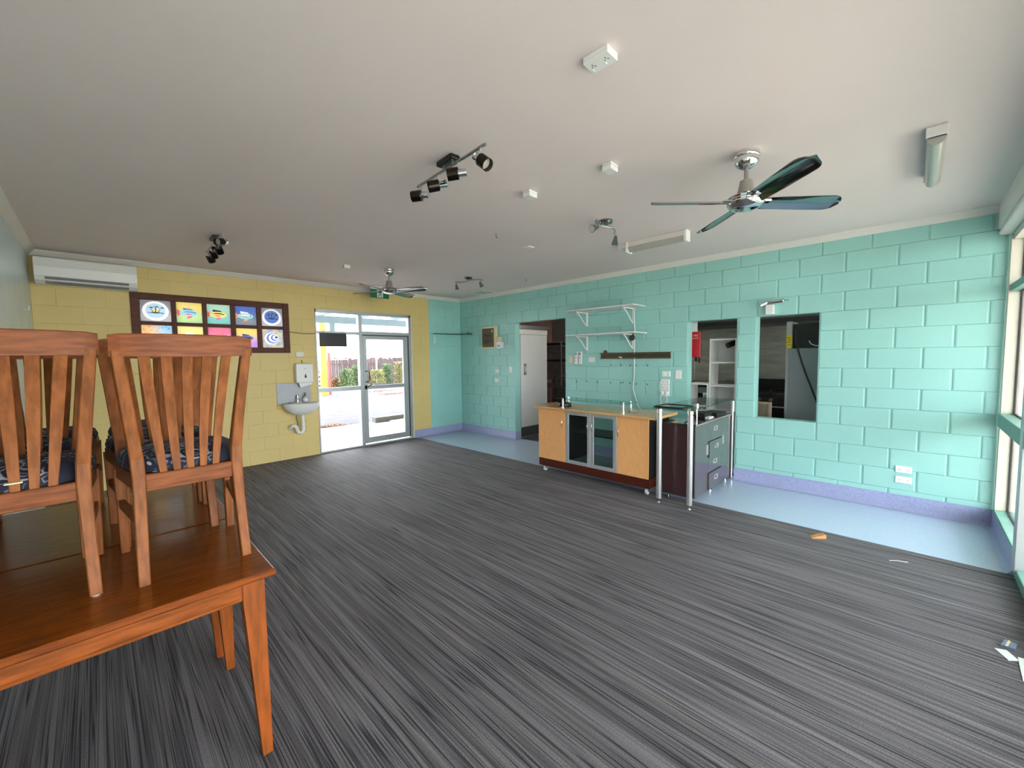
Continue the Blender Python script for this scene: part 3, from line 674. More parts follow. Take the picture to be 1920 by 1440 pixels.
for dy, lb, bend in ((.03, 'left white cable hanging from the lowest outlets to the counter', .05), (-.03, 'right white cable looping from the lowest outlets to the counter', -.05)):
    t = thing('power_cable', lb, 'cable', (-.03, pc.y+dy, pc.z-.2), 'white cables under the outlet column')
    obj('plug', MB().box((-.05, pc.y+dy-.016, pc.z-.175), (-.012, pc.y+dy+.016, pc.z-.135), .006), WHITEP, t)
    zt = pc.z-.16
    obj('lead', MB().tube([(-.045, pc.y+dy, zt-.01), (-.06, pc.y+dy+bend*.3, zt-.04), (-.05, pc.y+dy+bend*.4, zt-.09), (-.06, pc.y+dy*.3, zt-.17), (-.08, pc.y+.01, zt-.22), (-.10, pc.y+.03, .90), (-.12, pc.y+.04, .872)], .006), WHITEP, t, smooth=True)
one('power_cable', MB().tube([(-.015, pc.y+.05, pc.z+.02), (-.03, pc.y+.065, pc.z-.04), (-.03, pc.y+.066, pc.z-.10), (-.02, pc.y+.05, pc.z-.16)], .005), WHITEP, 'short white lead joining two outlets of the column', 'cable')

# two remote-control holders
for k, (px_, lb) in enumerate(((1082.0, 'left of the two white remote controls on the aqua wall'), (1089.3, 'right of the two white remote controls on the aqua wall'))):
    c = on(px_, 671, 0, 0)
    t = thing('remote_control', lb, 'remote', (0, c.y, c.z-.1), 'remote controls on the aqua wall')
    rb = obj('case', MB().box((-.03, c.y-.027, c.z-.10), (0, c.y+.027, c.z+.10), .006, 2), WHITEP, t)
    obj('display', MB().box((-.032, c.y-.017, c.z+.045), (-.029, c.y+.017, c.z+.085)), GREYP, rb)
    obj('buttons', MB().box((-.032, c.y-.017, c.z-.02), (-.029, c.y-.004, c.z+.02)).box((-.032, c.y+.004, c.z-.02), (-.029, c.y+.017, c.z+.02)).box((-.032, c.y-.012, c.z-.06), (-.029, c.y+.012, c.z-.045)), mat('button_grey', 'C4C8CA', .4, var=(9, .04)), rb)

# ------------------------------------------------------------------ meter box group in the far corner
a0, a1 = on(907, 614, 0, 0), on(929, 653, 0, 0)
mbx = thing('switchboard', 'cream switchboard box with brown front on the aqua wall', 'switchboard', (0, -.95, 1.73))
y0, y1, z0, z1 = -1.155, -.76, 1.735, 2.165
obj('case', MB().box((-.075, y0, z0), (0, y1, z1), .008, 2), BEIGEP, mbx)
dr = obj('door', MB().box((-.085, y0+.03, z0+.03), (-.074, y1-.03, z1-.035), .003), mat('brown_smoked', '54452F', .25, var=(5, .2), coat=.3), mbx)
obj('breaker_row', MB().box((-.0865, y0+.07, 1.85), (-.084, y1-.07, 1.90)).box((-.0865, y0+.07, 1.98), (-.084, y1-.07, 2.03)), DARKIN, dr)
obj('latch', MB().box((-.092, y0+.06, 2.05), (-.084, y0+.085, 2.09)), BEIGEP, dr)
one('junction_box', MB().box((-.05, -1.28, 1.86), (0, -1.165, 1.955), .008, 2), BEIGEP, 'small cream box just right of the switchboard', 'box')
cb = thing('control_box', 'small white box below the cream box by the switchboard', 'box', (0, -1.245, 1.74))
obj('case', MB().box((-.06, -1.32, 1.735), (0, -1.165, 1.858), .006, 2), WHITEP, cb)
obj('switch_pair', MB().box((-.063, -1.275, 1.765), (-.058, -1.25, 1.80)).box((-.063, -1.235, 1.765), (-.058, -1.21, 1.80)), GREYP, cb)
# corner glass shelf with its hanging tag
cs = thing('corner_shelf', 'thin green-edged glass corner shelf across the far corner', 'shelf', (-.2, -.2, 2.04))
obj('glass_plate', MB().prism([(-.765, -.004, 2.044), (-.004, -.004, 2.044), (-.004, -.38, 2.044), (-.06, -.39, 2.044), (-.16, -.19, 2.044), (-.36, -.12, 2.044), (-.75, -.10, 2.044)], (0, 0, .008)), GLASSG, cs)
obj('front_rim', MB().tube([(-.765, -.10, 2.05), (-.36, -.12, 2.05), (-.16, -.19, 2.05), (-.06, -.39, 2.05), (-.004, -.385, 2.05)], .008), mat('dark_green_rim', '1F4A44', .3, var=(5, .2)), cs)
obj('peg', MB().cyl((-.05, -.30, 2.05), (-.05, -.30, 2.10), .007), DKBRONZE, cs)
one('tag', MB().prism([(-.745, -.09, 1.99), (-.72, -.09, 1.99), (-.71, -.09, 1.86), (-.765, -.09, 1.86), (-.75, -.09, 1.92)], (0, -.004, 0)), mat('pale_tag', 'BFE3E4', .3, var=(5, .05)), 'pale tag hanging from the corner glass shelf', 'tag')
one('hanger_string', MB().tube([(-.735, -.092, 1.985), (-.735, -.096, 2.045)], .004), WHITEP, 'short string holding the pale tag under the corner shelf', 'string')

# ------------------------------------------------------------------ white wall shelves
for nm, z, y0, y1, lb in (('wall_shelf', 2.245, -4.225, -3.11, 'upper white wall shelf on triangular brackets'), ('wall_shelf', 1.873, -4.235, -3.09, 'lower white wall shelf on triangular brackets')):
    t = thing(nm, lb, 'shelf', (0, (y0+y1)/2, z-.22), 'white wall shelves above the counter')
    obj('board', MB().box((-.40, y0, z), (0, y1, z+.016), .003), WHITEP, t)
    for yb in (-3.225, -4.02):
        b = MB().box((-.012, yb-.014, z-.22), (0, yb+.014, z)).box((-.30, yb-.012, z-.014), (-.012, yb+.012, z-.001))
        b.tube([(-.28, yb, z-.012), (-.20, yb, z-.06), (-.06, yb, z-.185), (-.01, yb, z-.205)], .009, 6)
        obj('bracket', b, WHITEP, t)
cm = thing('security_camera', 'small black camera under the lower white wall shelf', 'camera', (-.07, -4.03, 1.78))
obj('housing', MB().cyl((-.03, -4.02, 1.82), (-.10, -4.05, 1.81), .042, .038, 18).sphere((-.03, -4.02, 1.82), .042), BLACK, cm, smooth=True)
obj('mount', MB().tube([(-.05, -4.03, 1.85), (-.05, -4.05, 1.872)], .012), BLACK, cm)
# white lead down the wall
q = lambda x, y: on(860+x/4.3636, 540+y/4.3636, 0, -.012)
one('wall_lead', MB().tube([q(1437, 165), q(1435, 250), q(1440, 330), q(1438, 420), q(1436, 520), q(1437, 640), q(1434, 740), q(1425, 820), q(1440, 875), q(1455, 930), q(1470, 970), q(1490, 995)], .009, 8), mat('grey_lead', 'C9D8D2', .5, var=(8, .05)), 'pale cable running down the aqua wall to the counter', 'cable', smooth=True)
# bronze rail
r0, r1 = on(1127, 662, 0, 0), on(1258.5, 672, 0, 0)
rl = thing('wall_rail', 'dark bronze metal rail fixed across the aqua wall', 'rail', (0, (r0.y+r1.y)/2, 1.52))
ya, yb = r1.y, r0.y
obj('channel', MB().box((-.012, ya, 1.515), (0, yb, 1.607), .002).box((-.03, ya, 1.592), (-.012, yb, 1.607)).box((-.03, ya, 1.515), (-.012, yb, 1.53)), BRONZE, rl)
obj('lamp_strip', MB().box((-.022, ya+.01, 1.535), (-.012, yb-.01, 1.585)), mat('bronze_dark', '55503F', .4, .5, var=(8, .1)), rl)
obj('hanging_tab', MB().cyl((-.010, yb-.08, 1.615), (0, yb-.08, 1.615), .035, n=20), BRONZE, rl)
obj('bracket', MB().box((-.034, yb-.34, 1.53), (-.012, yb-.325, 1.552)).cyl((-.034, yb-.36, 1.535), (-.012, yb-.36, 1.535), .014), BEIGEP, rl)
# old screw holes left in the wall
hx_ = [(1245, 628), (1327, 630), (1405, 632), (1453, 632), (1545, 632), (965, 765), (1047, 762), (1135, 770), (1243, 775), (1327, 776), (1345, 772), (1402, 778), (1545, 788), (1455, 785)]
for i, (a, b) in enumerate(hx_):
    c = on(860+a/4.3636, 540+b/4.3636, 0, 0)
    o = obj('wall_plug', MB().cyl((-.004, c.y, c.z), (0.002, c.y, c.z), .011, n=8), mat('filler_grey', '4B7069', .6, var=(20, .4)), wr)
# twin spotlight over the hatch
e_ = lambda x, y, X=0: on(1260+x/4.5, 540+y/4.5, 0, X)
ws = thing('emergency_light', 'chrome twin spotlight on a white box above the kitchen hatch', 'light', (0, -5.75, 2.01))
obj('white_box', MB().box((-.055, -5.785, 2.012), (0, -5.705, 2.125), .005, 2), WHITEP, ws)
obj('crossbar', MB().box((-.06, -5.80, 2.126), (-.01, -5.71, 2.158), .004), STEEL, ws)
obj('spot_head', MB().cyl((-.06, -5.79, 2.148), (-.075, -5.885, 2.155), .022, .024, 16).cyl((-.075, -5.885, 2.155), (-.076, -5.89, 2.155), .024, .018), CHROME, ws, smooth=True)
obj('spot_head', MB().cyl((-.05, -5.715, 2.152), (-.08, -5.655, 2.118), .022, .025, 16), CHROME, ws, smooth=True)
obj('lamp_wire', MB().tube([(-.076, -5.89, 2.155), (-.06, -5.93, 2.158)], .003), DKBRONZE, ws)

# ------------------------------------------------------------------ beech counter on castors
ct = thing('counter', 'beech counter with two glass doors standing on castors', 'counter', (-1.06, -4.12, 0))
X0, X1, Y0, Y1 = -1.325, -.80, -4.915, -3.335     # front x, back x
ZP, ZB, ZT = .09, .19, .868
obj('plinth', MB().box((X0+.004, Y0-.015, ZP), (X1, Y1, ZB), .003), PLINTH, ct)
obj('carcass', MB().box((X0+.022, Y0, ZB), (X1, Y0+.018, ZT)).box((X0+.022, Y1-.018, ZB), (X1, Y1, ZT))
    .box((X0+.022, Y0, ZT-.018), (X1, Y1, ZT)).box((X0+.022, -3.80, ZB), (X1, -3.785, ZT)).box((X0+.022, -4.53, ZB), (X1, -4.515, ZT))
    .box((X1-.012, -3.80, ZB), (X1, Y1, ZT)).box((X1-.012, Y0, ZB), (X1, -4.53, ZT)), DARKIN, ct)
obj('base_board', MB().box((X0+.022, Y0+.018, ZB), (X1, Y1-.018, ZB+.018)), mat('pale_board', 'C9CFD0', .35, var=(6, .05)), ct)
obj('shelf', MB().box((X0+.10, -4.515, .56), (X1, -3.80, .576)), DARKIN, ct)
sp_ = [Y1, -3.79, -4.165, -4.525, Y0]
dl = obj('timber_door', MB().box((X0, sp_[1]+.002, ZB+.003), (X0+.018, sp_[0], ZT-.004), .002), BEECH, ct)
dr = obj('timber_door', MB().box((X0, sp_[4], ZB+.003), (X0+.018, sp_[3]-.002, ZT-.004), .002), BEECH, ct)
def bow(y, z, L_=.10): return MB().tube([(X0, y, z+L_/2), (X0-.022, y, z+L_/2-.008), (X0-.028, y, z), (X0-.022, y, z-L_/2+.008), (X0, y, z-L_/2)], .0055, 8)
obj('bow_handle', bow(sp_[1]+.045, .70), CHROME, dl, smooth=True); obj('bow_handle', bow(sp_[3]-.03, .68), CHROME, dr, smooth=True)
for a, b, hy in ((sp_[1], sp_[2], sp_[2]+.03), (sp_[2], sp_[3], sp_[2]-.03)):
    g = MB(); A, B = a-.002, b+.002; w = .045
    g.box((X0-.002, A-w, ZB+.003), (X0+.018, A, ZT-.004), .002).box((X0-.002, B, ZB+.003), (X0+.018, B+w, ZT-.004), .002).box((X0-.002, B+w, ZT-.004-w), (X0+.018, A-w, ZT-.004), .002).box((X0-.002, B+w, ZB+.003), (X0+.018, A-w, ZB+.003+w), .002)
    gd = obj('glass_door', g, ALU, ct)
    obj('pane', MB().box((X0+.006, B+w-.004, ZB+w), (X0+.010, A-w+.004, ZT-w)), GLASSD, gd)
    obj('bow_handle', bow(hy, .70), CHROME, gd, smooth=True)
top = MB()
pts = [(X1, Y1+.10), (-1.06, Y1+.15), (-1.22, Y1+.14), (-1.33, Y1+.085), (-1.36, Y1+.02), (-1.375, -3.7), (-1.385, -4.1), (-1.39, -4.5), (-1.385, -4.9), (-1.375, -5.015), (X1, -5.015)]
top.rings([[(x, y, ZT) for x, y in pts], [(x-.006, y, ZT+.010) for x, y in pts], [(x-.006, y, ZT+.020) for x, y in pts], [(x, y, ZT+.028) for x, y in pts]])
obj('worktop', top, BEECHTOP, ct)
for x in (X0+.07, X1-.07):
    for y in (Y1-.05, Y0+.05):
        cst = obj('castor', MB().box((x-.02, y-.02, ZP-.01), (x+.02, y+.02, ZP)).prism([(x-.018, y-.02, ZP-.01), (x+.022, y-.02, ZP-.01), (x+.026, y-.02, .03), (x+.006, y-.02, .03)], (0, .004, 0)).prism([(x-.018, y+.016, ZP-.01), (x+.022, y+.016, ZP-.01), (x+.026, y+.016, .03), (x+.006, y+.016, .03)], (0, .004, 0)), CHROME, ct)
        obj('wheel', MB().cyl((x+.012, y-.013, .0345), (x+.012, y+.013, .0345), .034, n=20), mat('castor_wheel', 'C9CBCC', .3, var=(9, .1)), cst, smooth=True)
gz = 1.0; zt = ZT+.028
sh = thing('counter_glass_shelf', 'clear glass shelf raised on chrome posts above the beech counter', 'glass shelf', (-1.15, -4.1, zt))
obj('glass_plate', MB().prism([(-1.30, -3.60, gz), (-1.02, -3.52, gz), (-1.00, -4.62, gz), (-1.28, -4.66, gz), (-1.33, -4.1, gz)], (0, 0, .009)), GLASSG, sh)
for x, y in ((-1.30+.02, -3.715), (-1.08, -3.66), (-1.265, -4.575), (-1.06, -4.56)):
    pst = obj('post', MB().cyl((x, y, zt), (x, y, gz), .012, n=14).cyl((x, y, zt), (x, y, zt+.012), .019, n=14), CHROME, sh, smooth=True)
    obj('cap', MB().cyl((x, y, gz+.009), (x, y, gz+.016), .014, n=14), CHROME, pst)
one('tape_roll', MB().lathe((-1.17, -3.66, zt), [(.035, 0), (.085, 0), (.088, .006), (.088, .045), (.085, .05), (.035, .05), (.035, 0)], 24, False, False), BLACK, 'round black dish left under the glass shelf on the beech counter', 'dish', smooth=True)
one('marker', MB().cyl((-1.20, -4.62, zt+.014), (-1.10, -4.66, zt+.014), .014, n=12).cyl((-1.10, -4.66, zt+.014), (-1.08, -4.668, zt+.014), .01, n=12), GREYP, 'small grey cylinder lying on the beech counter by the right posts', 'cylinder')

# ------------------------------------------------------------------ dark cabinet with drawers
dk = thing('drawer_cabinet', 'dark wenge cabinet of doors and drawers beside the beech counter', 'cabinet', (-.61, -5.2, 0))
A0, A1, B0, B1, D0, D1 = -1.205, -.03, -5.37, -5.02, .055, .835
obj('body', MB().box((A0, B0+.018, D0), (A1, B1, D1-.02)), WENGE, dk)
obj('top', MB().box((A0-.005, B0-.002, D1-.02), (A1+.005, B1, D1), .002), mat('wenge_top', '2A2324', .12, var=(14, .2), coat=.6), dk)
obj('top_edge', MB().box((A0-.004, B0-.004, D1-.018), (A1+.004, B0-.001, D1-.004)), mat('edge_band', '8C8078', .4, var=(9, .1)), dk)
s1, s2 = on(980+1592/4.5714, 860, 1, B0).x, on(980+1700/4.5714, 860, 1, B0).x
GREYD = mat('wenge_front', '4A4242', .22, var=(16, .2), stretch=(5, 5, 1), coat=.7)
L_ = obj('cupboard_door', MB().box((A0, B0, D0), (s1-.002, B0+.016, D1-.022), .001), GREYD, dk)
R_ = obj('cupboard_door', MB().box((s2+.002, B0, D0), (A1, B0+.016, D1-.022), .001), GREYD, dk)
mat('handle_satin', 'D2D4D6', .4, .3, var=(9, .04))
def cup(x, z, w, h, p): return obj('cup_handle', MB().box((x-w/2, B0-.007, z-h/2), (x+w/2, B0+.001, z-h/2+.006)).box((x-w/2, B0-.007, z+h/2-.006), (x+w/2, B0+.001, z+h/2)).box((x-w/2, B0-.007, z-h/2), (x-w/2+.006, B0+.001, z+h/2)).box((x+w/2-.006, B0-.007, z-h/2), (x+w/2, B0+.001, z+h/2)), MATS['handle_satin'], p)
cup(s1-.045, .52, .04, .115, L_); cup(s2+.045, .555, .04, .10, R_)
zs = [D0, .245, .42, .60, D1-.022]
for i in range(4):
    off = .012 if i in (0, 2) else 0
    dw = obj('drawer', MB().box((s1, B0-off, zs[i]+.002), (s2, B0+.016, zs[i+1]-.002), .001), GREYD, dk)
    zc = (zs[i]+zs[i+1])/2+.02
    hh = cup((s1+s2)/2, zc, .10, .048, dw)
    if off:
        for v in hh.data.vertices: v.co.y -= off
for x in (A0+.05, (A0+A1)/2, A1-.06):
    for y in (B0+.05, B1-.05): obj('foot', MB().cyl((x, y, 0), (x, y, .012), .022, n=14).cyl((x, y, .012), (x, y, D0), .011, n=10), CHROME, dk, smooth=True)
# glass bar top on tall posts
bt = thing('glass_bar_top', 'glass bar top on tall aluminium posts above the dark cabinet', 'glass top', (-.7, -5.2, 0))
gz2 = 1.0
obj('glass_plate', MB().prism([(-1.40, -4.985, gz2), (-.02, -4.985, gz2), (-.02, -5.395, gz2), (-1.40, -5.395, gz2), (-1.425, -5.37, gz2), (-1.425, -5.01, gz2)], (0, 0, .010)), GLASSG, bt)
for x, y, nm in ((-1.388, -5.067, 'post'), (-1.386, -5.385, 'post')):
    pst = obj(nm, MB().cyl((x, y, .045), (x, y, .955), .0275, n=24), mat('satin_aluminium', 'C8CACC', .3, .8, var=(15, .04)), bt, smooth=True)
    obj('foot', MB().cyl((x, y, 0), (x, y, .008), .022, .016, 16).cyl((x, y, .008), (x, y, .046), .009, n=12), CHROME, pst, smooth=True)
    obj('collar', MB().cyl((x, y, .955), (x, y, .968), .020, n=20).cyl((x, y, .968), (x, y, gz2), .030, n=20), CHROME, pst, smooth=True)
for x, y in ((-.055, -5.383),):
    pst = obj('post', MB().cyl((x, y, .045), (x, y, .985), .012, n=16).cyl((x, y, .86), (x, y, .99), .022, n=16), MATS['satin_aluminium'], bt, smooth=True)
    obj('foot', MB().cyl((x, y, 0), (x, y, .05), .014, .02, 12), CHROME, pst)
obj('rod', MB().cyl((-1.10, -5.34, D1), (-1.10, -5.34, gz2), .008, n=12), CHROME, bt)
obj('glass_bolt', MB().cyl((-1.10, -5.34, gz2+.010), (-1.10, -5.34, gz2+.045), .02, n=18), MATS['satin_aluminium'], bt, smooth=True)
fr = thing('glass_tray', 'dark-rimmed glass tray lying on the glass bar top', 'tray', (-1.22, -5.15, gz2+.01))
g = MB(); a_, b_, c_, d_ = -1.385, -1.10, -5.30, -5.00; zz0, zz1 = gz2+.010, gz2+.026
g.box((a_, c_, zz0), (b_, c_+.016, zz1), .003).box((a_, d_-.016, zz0), (b_, d_, zz1), .003).box((a_, c_+.016, zz0), (a_+.016, d_-.016, zz1), .003).box((b_-.016, c_+.016, zz0), (b_, d_-.016, zz1), .003)
obj('rim', g, BLACK, fr); obj('pane', MB().box((a_+.016, c_+.016, zz0+.004), (b_-.016, d_-.016, zz0+.010)), GLASSG, fr)
kl = thing('desk_lamp_clip', 'small black clamp on the dark cabinet beside the near glass post', 'clamp', (-1.27, -5.35, .835))
one_ = MB().cyl((-1.16, -5.33, .93), (-1.16, -5.355, .93), .03, n=18)
obj('dial', MB().cyl((-1.15, -5.30, .88), (-1.15, -5.325, .885), .032, n=18), BLACK, kl, smooth=True)
obj('stem', MB().tube([(-1.15, -5.30, .88), (-1.16, -5.27, .86), (-1.17, -5.24, .838)], .008), BLACK, kl)
kl.location = (-1.15, -5.27, .835)
for ch in kl.children:
    for v in ch.data.vertices: v.co += Vector((-1.27+1.15, -5.35+5.27, 0))
one('tablet', MB().box((-.62, -5.26, D1), (-.40, -5.10, D1+.045), .004), DARKIN, 'black box standing on the dark cabinet top', 'box')
one('cash_tray', MB().prism([(-.36, -5.30, D1), (-.12, -5.33, D1), (-.12, -5.15, D1), (-.36, -5.12, D1)], (0, 0, .03)), DARKIN, 'flat black tray on the dark cabinet near the opening', 'tray')
one('paper_slip', MB().box((-.66, -5.32, D1), (-.52, -5.27, D1+.012), .002), WHITEP, 'small pale slip on the dark cabinet top', 'paper')

# ------------------------------------------------------------------ ceiling fans
def make_fan(label, c, angles, pitch=.30):
    t = thing('ceiling_fan', label, 'fan', (c[0], c[1], H), 'four-blade ceiling fans')
    L = dict(parent=t, world=False)
    obj('canopy', MB().lathe((0, 0, 0), [(.072, 0), (.074, -.012), (.072, -.028), (.068, -.032), (.070, -.040), (.066, -.062), (.050, -.082), (.028, -.095), (.014, -.098)], 32), CHROME, smooth=True, **L)
    obj('downrod', MB().cyl((0, 0, -.09), (0, 0, -.17), .013, n=16), STEEL, smooth=True, **L)
    obj('motor_cover', MB().lathe((0, 0, 0), [(.026, -.165), (.034, -.168), (.045, -.225), (.054, -.258), (.054, -.262)], 28), mat('satin_cover', 'A9A49E', .35, .6, var=(9, .05)), smooth=True, **L)
    mh = obj('motor', MB().lathe((0, 0, 0), [(.054, -.258), (.095, -.263), (.104, -.272), (.100, -.280), (.106, -.288), (.102, -.297), (.106, -.305), (.100, -.318), (.080, -.334), (.050, -.343), (.020, -.345)], 36), CHROME, smooth=True, **L)
    obj('motor_rings', MB().lathe((0, 0, 0), [(.060, -.3405), (.062, -.3445), (.050, -.3465), (.048, -.343)], 28, False, False).lathe((0, 0, 0), [(.030, -.3445), (.031, -.3475), (.020, -.3485), (.018, -.345)], 24, False, False), DKBRONZE, mh, smooth=True)
    for a in angles:
        bl = MB(); n = 24; rg = []
        for k in range(n+1):
            u = k/n; r = .09+.50*u; w = .050+.013*math.sin(pi*min(1, u*1.1)*.5)
            if u > .84: w *= math.sqrt(max(.02, 1-((u-.84)/.162)**2))
            lead = .010*u
            row = []
            for v in (-1, -.33, .33, 1):
                row.append((r, v*w+lead, -.295-.012*(v*v)+v*w*-pitch))
            rg.append([(x, y, z) for x, y, z in row]+[(x, y, z+.004) for x, y, z in row[::-1]])
        bl.rings(rg); bl.xf(Matrix.Rotation(a, 4, 'Z'))
        bo = obj('blade', bl, MIRRB, smooth=True, **L)
        obj('blade_iron', MB().box((.075, -.025, -.300), (.15, .025, -.290), .003).xf(Matrix.Rotation(a, 4, 'Z')), CHROME, bo, world=False)
    return t
dg = math.radians
make_fan('chrome four-blade ceiling fan near the aqua wall hatch, large in view', (-2.61, -6.168), [dg(134), dg(-46), dg(-136), dg(44)])
make_fan('chrome four-blade ceiling fan far off near the glass door', (-2.60, -1.722), [dg(-157), dg(-65), dg(24), dg(116)])

# ------------------------------------------------------------------ track lights
LENS = mat('lamp_lens', 'D8D4C8', .15, .3, var=(9, .1))
def track(label, c, length, aims, rz=0):
    t = thing('track_light', label, 'track light', (c[0], c[1], H), 'four-head track spotlights', rz)
    L = dict(parent=t, world=False)
    obj('ceiling_mount', MB().box((-.035, -.085, -.032), (.035, .085, 0), .012, 2), BLACK, **L)
    obj('mount_pins', MB().cyl((0, -.05, -.05), (0, -.05, -.03), .007).cyl((0, .05, -.05), (0, .05, -.03), .007), CHROME, **L)
    obj('bar', MB().cyl((0, -length/2, -.055), (0, length/2, -.055), .009, n=12), STEEL, smooth=True, **L)
    for k, aim in enumerate(aims):
        y = length*(-.44+.88*k/(len(aims)-1)); p = Vector((0, y, -.125)); d = Vector(aim).normalized()
        hd = obj('spot_head', MB().cyl(p, p+d*.068, .036, n=20, cap=False).cyl(p, p+d*.002, .036, n=20), DKBRONZE, smooth=True, **L)
        obj('stem', MB().cyl((0, y, -.055), (0, y, -.10), .007, n=10), CHROME, hd, world=False, smooth=True)
        obj('rear_cap', MB().cyl(p-d*.045, p, .022, n=16).cyl(p-d*.05, p-d*.042, .025, n=16), CHROME, hd, world=False)
        obj('lens', MB().cyl(p+d*.035, p+d*.040, .033, n=20), LENS, hd, world=False)
    return t
track('four-head track spotlight near the middle of the ceiling', (-3.895, -4.825), .76, [(.15, -.7, -.6), (-.65, .6, -.12), (-.8, .45, -.25), (-.6, .75, -.05)], dg(-3.5))
track('four-head track spotlight seen end-on at the left of the ceiling', (-4.605, -1.90), .80, [(-.6, -.5, -.2), (.35, .6, -.6), (.25, .75, -.55), (.4, .5, -.7)], dg(-1))
def twin(label, c, rz, h0, h1):
    t = thing('twin_spotlight', label, 'spotlight', (c[0], c[1], H), 'curved two-head ceiling spotlights', rz)
    L = dict(parent=t, world=False)
    obj('ceiling_mount', MB().lathe((0, 0, 0), [(.060, 0), (.062, -.014), (.052, -.030), (.02, -.038)], 24), MIRRB, smooth=True, **L)
    obj('curved_bar', MB().tube([(-.24+.48*i/12, .04*math.sin(2*pi*i/12), -.055) for i in range(13)], .008, 8), STEEL, smooth=True, **L)
    obj('pins', MB().cyl((-.03, .02, -.055), (-.03, .02, -.025), .005, n=8).cyl((.03, -.02, -.055), (.03, -.02, -.025), .005, n=8), CHROME, **L)
    for s, aim in ((-1, h0), (1, h1)):
        p = Vector((s*.225, -s*.018, -.12)); d = Vector(aim).normalized()
        hd = obj('spot_head', MB().cyl(p-d*.035, p+d*.05, .012, .034, 18), MIRRB, smooth=True, **L)
        obj('stem', MB().cyl((p.x, p.y, -.055), (p.x, p.y, -.115), .006, n=10), STEEL, hd, world=False)
        obj('lens', MB().cyl(p+d*.044, p+d*.052, .030, n=16), LENS, hd, world=False)
    return t
twin('curved two-head spotlight on the ceiling beside the short tube light', (-2.15, -4.885), dg(13), (-.8, .3, -.3), (.3, .2, -.85))
twin('curved two-head spotlight on the ceiling near the far corner', (-1.40, -1.985), dg(-70), (.1, .2, -.9), (.3, .4, -.9))
# ------------------------------------------------------------------ tube lights
DIFF = mat('tube_diffuser', 'B9B7B0', .3, var=(6, .08), coat=.3)
t1 = thing('tube_light', 'fluorescent tube light on the ceiling over the counter', 'tube light', (-1.30, -4.95, H))
obj('spine', MB().box((-1.345, -5.30, 2.745), (-1.265, -4.54, H), .004), TRIMW, t1)
obj('diffuser', MB().rings([[(-1.305+.048*math.cos(a), y, 2.745+.05*math.sin(a)) for a in [pi+pi*i/10 for i in range(11)]] for y in (-5.275, -4.665)]), DIFF, t1, smooth=True)
obj('end_cap', MB().box((-1.355, -5.305, 2.69), (-1.255, -5.275, H), .004), WHITEP, t1)
obj('end_cap', MB().box((-1.360, -4.668, 2.688), (-1.250, -4.640, H), .004), WHITEP, t1)
t2 = thing('tube_light', 'tube light pointing away along the shopfront side of the ceiling', 'tube light', (-1.77, -7.0, H))
obj('spine', MB().box((-2.19, -7.04, 2.745), (-1.33, -6.96, H), .004), GREYP, t2)
obj('diffuser', MB().rings([[(x, -7.0+.04*math.cos(a), 2.748+.045*math.sin(a)) for a in [pi+pi*i/10 for i in range(11)]] for x in (-2.17, -1.35)]), DIFF, t2, smooth=True)
obj('end_cap', MB().box((-2.20, -7.045, 2.745), (-2.17, -6.955, H), .004), WHITEP, t2)
obj('end_cap', MB().box((-1.35, -7.045, 2.745), (-1.325, -6.955, H), .004), WHITEP, t2)
# ceiling boxes
def jbox(label, c, s, h, rz=0):
    t = thing('ceiling_box', label, 'junction box', (c[0], c[1], H-h), 'white junction boxes on the ceiling')
    b_ = obj('case', MB().box((c[0]-s, c[1]-s*.75, H-h), (c[0]+s, c[1]+s*.75, H), .004), WHITEP, t)
    obj('lid_seam', MB().box((c[0]-s-.0006, c[1]-s*.75-.0006, H-h*.35-.0015), (c[0]+s+.0006, c[1]+s*.75+.0006, H-h*.35)), GREYP, b_)
    return t
jbox('white junction box on the ceiling left of the near fan', (-3.09, -5.495), .045, .045)
jbox('white junction box on the ceiling between track light and near fan', (-3.14, -4.84), .045, .045)
jbox('white junction box on the ceiling left of the far fan', (-3.12, -1.555), .04, .045)
jbox('thin white ceiling plate beyond the curved spotlight by the tube light', (-2.011, -3.80), .055, .012)
ht = thing('ceiling_vent', 'pale flat vent panel in the ceiling near the far corner', 'vent', (-.28, -1.07, H-.012))
obj('frame', MB().box((-.47, -1.25, H-.012), (-.09, -1.23, H), .002).box((-.47, -.90, H-.012), (-.09, -.88, H), .002).box((-.47, -1.23, H-.012), (-.45, -.90, H), .002).box((-.11, -1.23, H-.012), (-.09, -.90, H), .002), WHITEP, ht)
obj('panel', MB().box((-.45, -1.23, H-.005), (-.11, -.90, H)), mat('vent_panel', 'B9CFC6', .5, var=(5, .05)), ht)
for px_, py_, lb in ((930, 437, 'tiny dark hook in the ceiling left of the curved spotlight'), (986, 522, 'tiny hook in the ceiling above the aqua wall')):
    c = on(px_, py_, 2, H); one('ceiling_hook', MB().tube([(c.x, c.y, H), (c.x, c.y, H-.035), (c.x+.01, c.y, H-.045), (c.x+.018, c.y, H-.035)], .003, 6), DKBRONZE, lb, 'hook')
